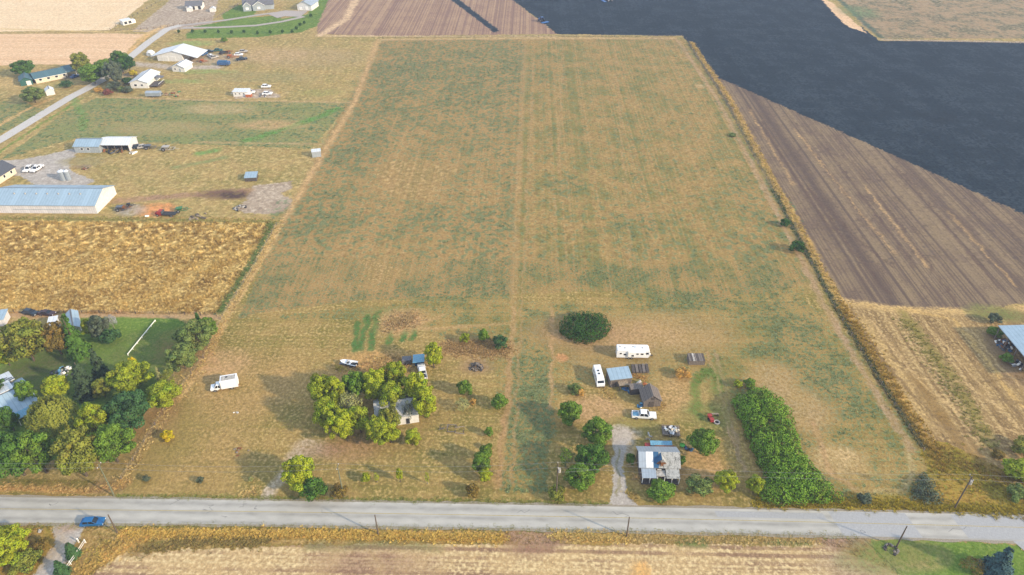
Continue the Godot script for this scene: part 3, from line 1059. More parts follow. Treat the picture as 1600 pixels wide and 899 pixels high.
func along(a: Array, every: float, spread: float) -> Array:
	var p := pts(a)
	var r := []
	for k in p.size() - 1:
		var n := int(p[k].distance_to(p[k + 1]) / every)
		for i in n:
			r.append(p[k].lerp(p[k + 1], (i + rng.randf()) / n) + Vector2(rng.randfn(), rng.randfn()) * spread)
	return r

func grow() -> void:
	rng.seed = 4711
	var gm := grass_mat()
	var dry := tuft_mesh(1, 12, 0.9, 0.10, false)
	var weedy := tuft_mesh(2, 10, 1.1, 0.30, true)
	var patch := noise(31, 1.0 / 6.5, 3)
	var grass := []
	var weeds := []
	var golden := []
	var tall := []
	for i in 260000:
		var far := i >= 150000
		var p := Vector2(rng.randf_range(-170, 170), rng.randf_range(-190, -60)) if not far else Vector2(rng.randf_range(-330, 260), rng.randf_range(-500, -190))
		if p.y > -97.6 and p.y < -89.6:
			continue
		if absf(p.x) > 60.0 + absf(p.y) * 0.72:
			continue
		var l := land_at(p)
		var c := l.look(p)
		if c < 0:
			continue
		var k := l.kind[c]
		if k in [4, 11, 17, 7, 8, 5, 6]:
			continue
		var big := 1.4 if far else 1.0
		var col := l.colour(p)
		var v := rng.randf_range(1.0, 1.45)
		var pn := patch.get_noise_2dv(p)
		if l.weed[c] > 0 and col.g > col.r * 1.04:
			weeds.append([p, rng.randf_range(0.2, 0.48) * big, rng.randf_range(0.06, 0.18) * big, rng.randf() * TAU, Color(col.r * v, col.g * v * 1.05, col.b * v)])
		elif k == 9:
			golden.append([p, rng.randf_range(0.4, 0.9) * big, rng.randf_range(0.25, 0.6) * maxf(0.3, 1.0 + pn * 1.5), rng.randf() * TAU, Color(col.r * v * 1.1, col.g * v * 1.12, col.b * v * 1.1)])
		elif k in [14, 18] or rng.randf() < 0.5:
			var tl := 2.2 if k == 14 else (1.3 if k == 18 else 1.0)
			grass.append([p, rng.randf_range(0.2, 0.5) * big, rng.randf_range(0.05, 0.17) * tl * big, rng.randf() * TAU, Color(col.r * v, col.g * v, col.b * v)])
	# the golden field gets as many again
	for i in 30000:
		var p := at2(rng.randf_range(-40, 425), rng.randf_range(346, 490))
		if Geometry2D.is_point_in_polygon(p, outline.golden_weed_field):
			var col := land_at(p).colour(p)
			var v := rng.randf_range(0.95, 1.7)
			var pn := patch.get_noise_2dv(p)
			golden.append([p, rng.randf_range(0.4, 0.9), rng.randf_range(0.25, 0.7) * maxf(0.3, 1.0 + pn * 1.8), rng.randf() * TAU, Color(col.r * v, col.g * v, col.b * v)])
	# rank grass along boundaries, ditches and piles: outline, spacing, spread, height, colour
	for a in [
			[[436, 352, 395, 425, 349, 500, 322, 560, 262, 640, 192, 752], 0.10, 0.9, 0.7, [224, 180, 112]],
			[[424, 350, 384, 425, 338, 492], 0.2, 0.6, 0.6, [120, 132, 66]],
			[[1080, 66, 1141, 156, 1214, 293, 1314, 474], 0.22, 0.8, 0.9, [200, 160, 86]],
			[[1314, 474, 1390, 596, 1456, 700, 1475, 740], 0.06, 1.1, 1.0, [196, 150, 66]],
			[[1305, 478, 1380, 600, 1446, 702], 0.12, 0.6, 0.7, [150, 124, 66]],
			[[1207, 296, 1305, 478, 1380, 600, 1440, 700], 0.3, 0.35, 1.0, [86, 96, 48]],
			[[195, 835, 400, 835, 560, 837, 790, 842], 0.04, 0.6, 0.75, [232, 182, 92]],
			[[860, 838, 985, 842], 0.05, 0.7, 0.6, [228, 182, 104]], [[985, 842, 1200, 846, 1280, 848], 0.1, 0.8, 0.35, [206, 164, 100]],
			[[230, 836, 190, 852, 140, 885, 115, 910], 0.05, 1.2, 0.7, [222, 172, 92]], [[170, 850, 150, 870, 120, 899], 0.06, 1.6, 0.7, [186, 150, 74]],
			[[210, 862, 290, 848, 420, 846], 0.06, 1.0, 0.6, [160, 130, 70]],
			[[-40, 762, 60, 764, 130, 768, 190, 758], 0.15, 0.5, 0.5, [214, 166, 100]],
			[[1180, 786, 1300, 786, 1420, 790, 1490, 795, 1610, 803], 0.035, 0.8, 0.8, [190, 156, 52]],
			[[1470, 720, 1520, 750, 1600, 780], 0.05, 2.2, 0.8, [184, 156, 58]], [[1450, 700, 1520, 735, 1600, 765], 0.06, 1.6, 0.8, [160, 122, 56]],
			[[1410, 500, 1450, 550, 1500, 620, 1545, 700], 0.10, 1.6, 0.6, [150, 132, 60]],
			[[180, 776, 400, 779, 800, 785, 950, 788], 0.12, 0.4, 0.35, [140, 132, 62]], [[0, 823, 300, 822, 800, 827, 1200, 835, 1340, 838], 0.15, 0.4, 0.3, [150, 134, 66]],
			[[610, 508, 645, 497], 0.01, 1.8, 0.8, [210, 166, 112]], [[570, 572, 640, 565], 0.03, 1.7, 0.8, [212, 166, 104]], [[545, 590, 640, 578], 0.04, 1.6, 0.6, [196, 150, 92]],
			[[700, 545, 790, 549], 0.015, 1.5, 0.7, [198, 152, 98]], [[698, 537, 790, 541], 0.04, 1.2, 0.6, [186, 142, 90]],
			[[1380, 62, 1600, 66], 0.3, 1.0, 0.7, [206, 180, 150]], [[597, 58, 822, 57, 1062, 57], 0.25, 0.5, 0.6, [214, 180, 130]],
			[[440, 346, 300, 343, 60, 341, -20, 341], 0.15, 0.8, 0.6, [170, 150, 80]],
			[[985, 770, 995, 780], 0.03, 0.6, 0.7, [204, 164, 92]], [[992, 745, 1005, 752], 0.05, 0.5, 0.6, [210, 166, 110]], [[985, 585, 1010, 592], 0.04, 0.7, 0.5, [206, 150, 84]],
			[[940, 612, 960, 620], 0.06, 0.9, 0.5, [206, 160, 92]], [[1030, 640, 1036, 632], 0.05, 0.5, 0.5, [210, 160, 90]], [[380, 775, 400, 768], 0.05, 0.8, 0.6, [216, 172, 104]],
			[[184, 760, 200, 752], 0.03, 0.9, 0.7, [222, 170, 100]], [[525, 574, 535, 578], 0.03, 0.5, 0.6, [206, 168, 80]]]:
		var t := lin_tone(a[4])
		for p in along(a[0], a[1], a[2]):
			var v := rng.randf_range(0.8, 1.5)
			tall.append([p, rng.randf_range(0.3, 0.75), a[3] * 0.7 * rng.randf_range(0.4, 1.2), rng.randf() * TAU, Color(t.r * v * 0.86, t.g * v * rng.randf_range(0.96, 1.06), t.b * v * 1.08)])
	scatter("dry_grass", "short dry tan grass scattered over the fields and verges", grass, dry, gm)
	scatter("green_weeds", "dark green weeds growing in patches through the hay field", weeds, weedy, gm)
	scatter("golden_grass", "tall golden dead weeds filling the fenced field behind the barn", golden, dry, gm)
	scatter("rank_grass", "tall straw coloured grass along fence lines and ditches", tall, dry, gm)
	print("tufts ", grass.size(), " ", weeds.size(), " ", golden.size(), " ", tall.size())

# ---------------------------------------------------------------- every tree and shrub: pixel of the crown's middle, radius in pixels, height, kind, tint, label
func plant() -> void:
	make_crowns()
	var T := [
		# wooded home plot west
		[37, 533, 34, 12.0, "oval", "olive", "large olive broadleaf tree behind the pale metal house roof"],
		[84, 528, 22, 10.0, "oval", "brown", "brownish olive tree between the large olive tree and a dark conifer"],
		[137, 512, 10, 6.0, "round", "lime", "small lime green tree beside the blue roofed shed"],
		[153, 510, 15, 8.0, "oval", "grey_green", "grey green tree at the edge of the sunny lawn"],
		[173, 500, 8, 5.0, "thin", "silver", "silvery bare-looking small tree at the lawn's edge"],
		[169, 526, 13, 4.5, "bush", "blue_green", "blue green rounded bush beside the lawn"],
		[7, 556, 13, 6.0, "round", "lime", "bright lime tree beside the olive tree and metal roof"],
		[84, 604, 17, 6.5, "round", "lime", "bright lime tree above the weeping willow"],
		[37, 613, 15, 7.5, "oval", "mid", "green tree leaning over the blue metal roof"],
		[158, 606, 15, 5.5, "round", "olive", "small olive tree beside the grey green spruces"],
		[199, 588, 28, 9.0, "oval", "yellow_green", "yellow green tree with a yellowing side near the white rail"],
		[79, 650, 33, 11.0, "willow", "olive", "weeping willow with hanging olive yellow branches"],
		[144, 655, 22, 10.0, "oval", "yellow_green", "yellow green tree beside the weeping willow"],
		[170, 692, 28, 11.0, "oval", "mid", "mid green tree between willow and the dry fence row"],
		[19, 710, 31, 12.0, "oval", "green", "dark green tree over the roadside at the plot's corner"],
		[55, 706, 28, 12.0, "oval", "mid", "bright green tall tree beside the dark green roadside tree"],
		[117, 708, 33, 13.0, "oval", "olive", "olive tree with a bare limb beside the leaning pole"],
		[199, 643, 30, 9.0, "round", "blue_green", "blue green round tree in front of the yellow green one"],
		[11, 655, 15, 7.0, "round", "green", "small green tree at the corner of the blue metal roof"],
		[254, 615, 22, 7.0, "round", "yellow_green", "yellow green tree at the end of the sage row"],
		[283, 556, 22, 8.0, "oval", "sage", "sage green tree in the row by the dry boundary strip"],
		[300, 526, 26, 9.0, "oval", "sage", "largest sage green tree of the boundary row"],
		[323, 512, 15, 7.0, "round", "mid", "green tree ending the boundary row near the golden field"],
		[262, 590, 12, 6.0, "thin", "olive", "thin sparse olive tree in the boundary row"],
		[211, 577, 7, 8.5, "round", "yellow", "bright yellow young tree inside a yellow green crown"],
		[-12, 610, 16, 8.0, "oval", "green", "green tree beyond the west end of the blue metal roof"],
		# around the ruined house
		[500, 606, 18, 9.0, "round", "yellow_green", "yellow green tree at the west end of the ruin's grove"],
		[524, 612, 17, 9.0, "round", "lime", "lime tree standing second in the ruin's grove"],
		[556, 602, 18, 9.0, "round", "mid", "darker green tree within the ruin's grove"],
		[587, 602, 21, 10.0, "oval", "lime", "lime tree behind the ruined house roof"],
		[617, 590, 18, 10.0, "oval", "yellow_green", "tall yellow green tree at the back of the grove"],
		[612, 618, 18, 9.0, "round", "yellow_green", "yellow green tree leaning on the ruined roof"],
		[649, 607, 20, 10.0, "oval", "lime", "lime tree beside the old white pickup"],
		[664, 629, 18, 9.0, "round", "lime", "lime tree at the east gable of the ruined house"],
		[510, 643, 19, 9.0, "round", "yellow_green", "yellow green tree casting its shade on the mown grass"],
		[533, 661, 21, 9.0, "oval", "lime", "lime tree at the grove's front by worn earth"],
		[560, 655, 17, 8.0, "round", "yellow_green", "yellow green tree in the middle front of the grove"],
		[589, 671, 20, 8.0, "oval", "yellow_green", "yellow green tree before the ruined house front"],
		[609, 655, 15, 8.0, "round", "olive", "olive tree against the front of the ruined house"],
		[609, 676, 14, 6.0, "round", "lime", "low lime tree at the front of the ruin's grove"],
		[544, 630, 17, 9.5, "thin", "pale", "half dead grey tree with bare branches in the grove"],
		[638, 641, 9, 7.0, "thin", "grey_green", "sparse grey tree growing over the ruined roof"],
		[644, 684, 12, 4.5, "round", "lime", "small lime tree before the ruin's grove"],
		[677, 554, 15, 8.0, "oval", "lime", "bright lime tree shading the blue tarp roof"],
		[727, 528, 7, 3.0, "bush", "yellow_green", "small lime shrub beside the dry weed bed", "shrub"],
		[755, 524, 8, 4.0, "bush", "mid", "upright green shrub beside the dry weed bed", "shrub"],
		[783, 534, 11, 3.4, "bush", "blue_green", "grey green shrub at the corner of the dry weed bed", "shrub"],
		[725, 606, 11, 4.4, "bush", "mid", "round green shrub below the brush pile", "shrub"],
		[780, 628, 12, 4.2, "bush", "mid", "round green shrub beside the weedy strip", "shrub"],
		[724, 632, 11, 3.6, "thin", "pale", "pale half bare shrub near the plank frame", "shrub"],
		[739, 628, 5, 1.8, "bush", "dry", "small tan dead shrub beside the pale shrub", "shrub"],
		[764, 675, 7, 2.6, "bush", "mid", "little green shrub east of the plank frame", "shrub"],
		[763, 699, 5, 1.8, "bush", "mid", "tiny green shrub above the twin roadside shrubs", "shrub"],
		[757, 708, 9, 5.0, "round", "mid", "green top of three shrubs growing together by the track"],
		[751, 724, 14, 6.0, "round", "mid", "tallest of three green shrubs growing together by the track"],
		[757, 743, 9, 4.0, "round", "lime", "yellowing lowest of three shrubs growing together by the track"],
		# roadside
		[465, 740, 23, 8.0, "round", "lime", "round lime tree beside the gravel approach"],
		[491, 763, 19, 5.0, "bush", "green", "dark green dense bush beside the lime tree", "shrub"],
		[530, 770, 11, 3.2, "bush", "brown", "brown olive shrub at the foot of a roadside pole", "shrub"],
		[572, 747, 7, 2.6, "bush", "lime", "low lime sapling beside the thin sapling", "sapling"],
		[588, 746, 5, 3.0, "thin", "lime", "thin sparse lime sapling next to the low one", "sapling"],
		[624, 742, 5, 4.2, "round", "lime", "upright lime sapling standing alone in mown grass", "sapling"],
		[667, 746, 4, 4.0, "thin", "lime", "thin yellowish sapling nearly bare of leaves", "sapling"],
		[738, 767, 11, 3.2, "bush", "brown", "brown roadside shrub under the wires", "shrub"],
		[228, 749, 5, 1.6, "bush", "grey_green", "small grey green bush in mown grass near straw strip", "shrub"],
		[313, 750, 5, 1.6, "bush", "grey_green", "small grey green bush standing alone in mown grass", "shrub"],
		[392, 749, 4, 1.4, "bush", "pale", "tiny pale bush by the gravel approach", "shrub"],
		[262, 680, 9, 2.4, "bush", "yellow", "low bright yellow bush beside the straw strip", "shrub"],
		# farmstead
		[890, 646, 17, 6.0, "round", "mid", "green tree standing by the weedy strip"],
		[935, 675, 22, 7.5, "round", "mid", "round dense green tree beside the gravel loop"],
		[928, 716, 23, 7.0, "round", "green", "broad dark green tree along the gravel drive"],
		[885, 714, 13, 6.0, "thin", "mid", "looser green tree next to the broad dark tree"],
		[908, 745, 22, 6.0, "round", "mid", "green tree beside the transformer pole"],
		[868, 772, 13, 2.8, "bush", "olive", "olive shrub around the foot of the transformer pole", "shrub"],
		[900, 608, 10, 2.5, "bush", "sage", "grey green dry shrub west of the white van", "shrub"],
		[907, 613, 6, 2.0, "bush", "dry", "orange tan dry shrub touching the grey green one", "shrub"],
		[1066, 582, 11, 2.4, "bush", "dry", "dry tan shrub below the weathered wood shed", "shrub"],
		[1098, 690, 20, 7.0, "round", "mid", "round green tree behind the old farmhouse"],
		[1033, 767, 21, 3.2, "bush", "mid", "wide green shrub before the farmhouse porch", "shrub"],
		[1095, 762, 18, 3.6, "bush", "sage", "pale green spreading shrub by the roadside east of the porch", "shrub"],
		[1137, 750, 16, 5.0, "round", "lime", "round lime shrub tree near the roadside"],
		[1181, 757, 13, 5.0, "round", "yellow_green", "yellow green shrub at the end of the thicket"],
		[1064, 720, 7, 3.0, "bush", "green", "dark shrub at the farmhouse's east gable", "shrub"],
		[985, 717, 7, 3.2, "bush", "mid", "shrub growing against the farmhouse's west wall", "shrub"],
		[1172, 599, 9, 2.4, "bush", "mid", "small green shrub above the long thicket", "shrub"],
		[1154, 601, 6, 2.0, "bush", "lime", "small lime shrub above the long thicket", "shrub"],
		[1247, 385, 11, 3.6, "bush", "deep", "dark green shrub on the eastern fence line", "shrub"],
		[1227, 348, 8, 2.6, "bush", "deep", "smaller dark shrub further up the eastern fence line", "shrub"],
		[1144, 211, 6, 1.0, "bush", "sage", "tiny shrub beside the eastern fence ditch", "shrub"],
		[1352, 780, 10, 2.0, "bush", "grey_green", "low grey green shrub past the end of the thicket", "shrub"],
		[1595, 735, 24, 3.6, "bush", "yellow_green", "yellow green bush in rough grass beyond the tall pole", "shrub"],
		[1608, 700, 18, 3.0, "bush", "olive", "olive bush in rough grass beyond the stubble", "shrub"],
		[1592, 770, 16, 2.8, "bush", "sage", "sage bush beside the road beyond the tall pole", "shrub"],
		[1560, 710, 10, 1.6, "bush", "brown", "brown dead bush in the rough grass corner", "shrub"],
		[1522, 882, 17, 2.8, "thin", "brown", "brown bare shrub on the roadside lawn", "shrub"],
		[1555, 497, 9, 3.0, "bush", "grey_green", "grey bush beside the open pole shed", "shrub"],
		[1575, 560, 9, 2.6, "bush", "mid", "green bush before the open pole shed", "shrub"],
		[1555, 518, 10, 2.4, "bush", "mid", "green bush at the corner of the open pole shed", "shrub"],
		# across the road
		[8, 850, 32, 5.5, "round", "lime", "large lime green bush beside the roadside lane"],
		[40, 875, 22, 2.6, "bush", "olive", "low olive bush between lane and lime bush", "shrub"],
		[66, 850, 10, 2.2, "bush", "brown", "brown shrub at the lane's edge", "shrub"],
		# north west farms
		[35, 106, 16, 8.0, "round", "green", "dark green tree behind the green roofed house"],
		[50, 147, 17, 7.5, "oval", "sage", "grey green tree before the green roofed house"],
		[103, 131, 8, 3.2, "bush", "blue_green", "dark bush in the green roofed house's forecourt", "shrub"],
		[126, 97, 14, 12.0, "oval", "olive", "tall olive poplar behind the carport"],
		[143, 115, 19, 9.5, "round", "mid", "bright green round tree at the lane's bend"],
		[161, 105, 12, 9.0, "round", "mid", "green tree next to the bright round tree"],
		[177, 112, 13, 13.0, "oval", "grey_green", "tall grey green tree beside the lane"],
		[187, 95, 14, 11.0, "round", "green", "dark green tree above the tall grey green one"],
		[199, 98, 10, 9.0, "round", "deep", "dark tree at the end of the lane's row"],
		[178, 133, 10, 4.0, "bush", "grey_green", "grey green bush at the foot of the lane's trees", "shrub"],
		[199, 140, 8, 2.8, "bush", "grey_green", "low grey bush near the white roofed house", "shrub"],
		[190, 139, 6, 2.4, "bush", "sage", "low sage bush near the rose bush", "shrub"],
		[207, 114, 6, 3.0, "bush", "yellow", "yellow bush beside the white roofed house", "shrub"],
		[167, 144, 7, 2.8, "bush", "rose", "reddish bush beside the lane", "shrub"],
		[152, 140, 6, 2.0, "bush", "dry", "straw coloured bush under the lane's trees", "shrub"],
		[197, 126, 7, 3.2, "bush", "deep", "dark green hedge bush against the white roofed house", "shrub"],
		[350, 62, 5, 3.0, "bush", "mid", "green bush on the grass behind the large farm building", "shrub"],
	]
	for a in T:
		tree(a[0], a[1], a[2], a[3], a[4], a[5], a[6], a[7] if a.size() > 7 else "tree", "", "tree" if a.size() < 8 else a[7])
	for a in [[110, 520, 20, 14.0, "green", "tall dark conifer beside the blue roofed shed"], [125, 588, 22, 12.0, "spruce", "grey green spruce beside a cluttered yard"], [150, 566, 16, 11.0, "spruce", "second grey green spruce close to the lawn"],
			[248, 588, 9, 7.0, "pale", "small pale conifer between lawn and sage row"], [108, 857, 13, 4.6, "blue_green", "small blue green spruce beside the white rail fence"], [91, 886, 14, 4.6, "blue_green", "small blue green spruce at the shady side of the lane"], [1568, 876, 27, 8.5, "blue_spruce", "blue spruce on the roadside lawn"], [309, 500, 8, 7.5, "deep", "dark narrow conifer in the sage boundary row"]]:
		tree(a[0], a[1], a[2], a[3], "spruce", a[4], a[5], "spruce_tree")
	for a in [[279, 49], [300, 48.5], [320, 49], [341, 49], [361, 50], [381, 49], [402, 51], [422, 50], [441, 49], [456, 49], [463, 44], [469, 38], [475, 35], [485, 24]]:
		tree(a[0], a[1], 2.2, 2.2, "bush", "deep", "tiny young tree in the row along the far driveway lawn", "young_tree", "young trees along the far driveway")
	thicket("hedge", "long dense green thicket beside the farmhouse grass", "hedge", [1150, 626, 1165, 612, 1190, 608, 1212, 616, 1232, 640, 1240, 670, 1247, 700, 1263, 722, 1285, 752, 1316, 778, 1270, 783, 1215, 784, 1192, 775, 1196, 740, 1172, 690, 1156, 650], 4.2, 1.15, "thicket", 0.25, 75.0, 900)
	thicket("oval_bush", "broad oval dark green bush in dry grass", "shrub", [872, 505, 885, 492, 912, 489, 940, 493, 952, 508, 945, 522, 925, 532, 905, 534, 884, 524], 3.6, 1.0, "deep", 0.22, 80.0, 910)
	thicket("wild_shrub", "triangular grey green wild shrub where fence meets road", "shrub", [1443, 738, 1458, 752, 1476, 785, 1450, 786, 1422, 780, 1430, 758], 2.0, 0.7, "grey_green", 0.2, 60.0, 920)

# ---------------------------------------------------------------- buildings
var M := {}

func make_mats() -> void:
	M.white = mat([226, 224, 218], 0.7, 0.0, soft, 0.15)
	M.cream = mat([222, 208, 184], 0.8, 0.0, soft, 0.2)
	M.pale_grey = mat([214, 210, 208], 0.75, 0.0, ribs, 0.16)
	M.metal_blue = mat([150, 172, 186], 0.5, 0.1, ribs, 0.12)
	M.metal_white = mat([216, 219, 220], 0.5, 0.1, ribs, 0.12)
	M.metal_grey = mat([164, 174, 182], 0.45, 0.35, ribs, 0.2)
	M.roof_dark = mat([92, 96, 104], 0.9, 0.0, grime, 0.6)
	M.roof_green = mat([72, 104, 112], 0.8, 0.0, ribs, 0.15)
	M.wall_green = mat([52, 108, 96], 0.8, 0.0, grime, 0.3)
	M.grey_wall = mat([160, 168, 172], 0.7, 0.0, ribs, 0.16)
	M.old_wood = mat([150, 138, 128], 0.95, 0.0, planks, 0.5)
	M.dark_wood = mat([110, 100, 94], 0.95, 0.0, planks, 0.6)
	M.tan_wood = mat([186, 166, 140], 0.95, 0.0, planks, 0.5)
	M.shingle = mat([200, 200, 194], 0.95, 0.0, patchy, 0.16)
	M.dark_shingle = mat([122, 122, 126], 0.95, 0.0, grime, 0.7)
	M.tarp = mat([34, 96, 140], 0.5, 0.0, grime, 0.5)
	M.tarp_pale = mat([120, 178, 206], 0.5, 0.0, grime, 0.5)
	M.rust = mat([146, 92, 48], 0.9, 0.0, grime, 0.5)
	M.red = mat([178, 58, 50], 0.6, 0.0, grime, 0.5)
	M.glass = mat([28, 34, 40], 0.12, 0.0)
	M.trim = mat([236, 234, 228], 0.6)
	M.tyre = mat([30, 30, 31], 0.9)
	M.rim = mat([150, 152, 156], 0.4, 0.6)
	M.steel = mat([128, 132, 138], 0.5, 0.6, grime, 0.5)
	M.black = mat([44, 44, 46], 0.8)
	M.orange = mat([206, 116, 62], 0.7, 0.0, grime, 0.5)
	M.green = mat([74, 170, 60], 0.5)
	M.farm_green = mat([58, 110, 66], 0.6)
	M.farm_blue = mat([40, 92, 150], 0.5)
	M.blue_car = mat([30, 98, 150], 0.3, 0.2)
	M.car_white = mat([228, 229, 230], 0.3)
	M.car_dark = mat([38, 52, 62], 0.3, 0.2)
	M.car_maroon = mat([62, 44, 48], 0.35, 0.2)
	M.car_blue = mat([58, 92, 136], 0.4, 0.1)
	M.lamp_red = mat([150, 30, 26], 0.3)
	M.lamp_clear = mat([220, 222, 224], 0.15)
	M.stone = mat([150, 140, 128], 0.95, 0.0, grime, 0.8)
	M.concrete = mat([198, 192, 182], 0.9, 0.0, grime, 0.3)
	M.pole = mat([112, 98, 82], 0.95, 0.0, grime, 0.7)
	M.green_pole = mat([128, 130, 100], 0.95, 0.0, grime, 0.7)
	M.wire = mat([120, 122, 126], 0.6)

func lot(ax: float, ay: float, bx: float, by: float) -> Array:      # origin on the ground, turn, length of the front from one pixel to another
	var a := at(ax, ay)
	var b := at(bx, by)
	return [a, atan2(-(b.z - a.z), b.x - a.x), Vector2(b.x - a.x, b.z - a.z).length()]

const BACK := Basis(Vector3(0, 0, -1), Vector3(0, 1, 0), Vector3(1, 0, 0))

# walls and a gabled roof; the front is z = 0, the ridge runs along "x" or "z"
func gabled(o: Node3D, L: float, D: float, h: float, rise: float, axis: String, wall: Material, roof: Material, over := 0.4, mid := 0.5, thick := 0.12) -> void:
	var W := D if axis == "x" else L
	var N := L if axis == "x" else D
	var xf := Transform3D(BACK, Vector3.ZERO) if axis == "x" else Transform3D(Basis(), Vector3(0, 0, -D))
	var m := W * mid
	part("wall", sh().extrude(PackedVector2Array([Vector2(0, -0.05), Vector2(W, -0.05), Vector2(W, h), Vector2(m, h + rise), Vector2(0, h)]), 0, N, xf), wall, o)
	var s0 := rise / m
	var s1 := rise / (W - m)
	var a := sh().extrude(PackedVector2Array([Vector2(-over, h - over * s0 + 0.012), Vector2(m - 0.002, h + rise + 0.012), Vector2(m - 0.002, h + rise + 0.012 + thick), Vector2(-over, h - over * s0 + 0.012 + thick)]), -over, N + over, xf)
	part("roof_slope", a, roof, o)
	var b := sh().extrude(PackedVector2Array([Vector2(m + 0.002, h + rise + 0.012), Vector2(W + over, h - over * s1 + 0.012), Vector2(W + over, h - over * s1 + 0.012 + thick), Vector2(m + 0.002, h + rise + 0.012 + thick)]), -over, N + over, xf)
	part("roof_slope", b, roof, o)
	part("ridge_cap", sh().extrude(PackedVector2Array([Vector2(m - 0.2, h + rise + thick - 0.2 * s0 + 0.02), Vector2(m + 0.2, h + rise + thick - 0.2 * s1 + 0.02), Vector2(m, h + rise + thick + 0.06)]), -over - 0.02, N + over + 0.02, xf), M.steel if roof != M.shingle else roof, o)

# a single sloping roof on four walls: front height, back height
func leanto(o: Node3D, L: float, D: float, h0: float, h1: float, wall: Material, roof: Material, over := 0.25, thick := 0.1) -> void:
	var xf := Transform3D(BACK, Vector3.ZERO)
	if wall:
		part("wall", sh().extrude(PackedVector2Array([Vector2(0, -0.05), Vector2(D, -0.05), Vector2(D, h1), Vector2(0, h0)]), 0, L, xf), wall, o)
	var s := (h1 - h0) / D
	part("roof", sh().extrude(PackedVector2Array([Vector2(-over, h0 - over * s + 0.012), Vector2(D + over, h1 + over * s + 0.012), Vector2(D + over, h1 + over * s + 0.012 + thick), Vector2(-over, h0 - over * s + 0.012 + thick)]), -over, L + over, xf), roof, o)

func opening(o: Node3D, called: String, x: float, y: float, w: float, h: float, L: float, D: float, face := "f", frame: Material = null, fill: Material = null) -> void:
	var c: Vector3
	var along_x := true
	match face:
		"f": c = Vector3(x, y + h / 2, 0.0)
		"b": c = Vector3(x, y + h / 2, -D)
		"r": c = Vector3(L, y + h / 2, -x); along_x = false
		_: c = Vector3(0, y + h / 2, -x); along_x = false
	var f := part(called, sh().box(c, Vector3(w, h, 0.09) if along_x else Vector3(0.09, h, w)), frame if frame else M.trim, o)
	var k := 0.8 if called == "window" else 0.88
	part("pane" if called == "window" else "panel", sh().box(c, Vector3(w * k, h * k, 0.13) if along_x else Vector3(0.13, h * k, w * k)), fill if fill else (M.glass if called == "window" else M.white), f)

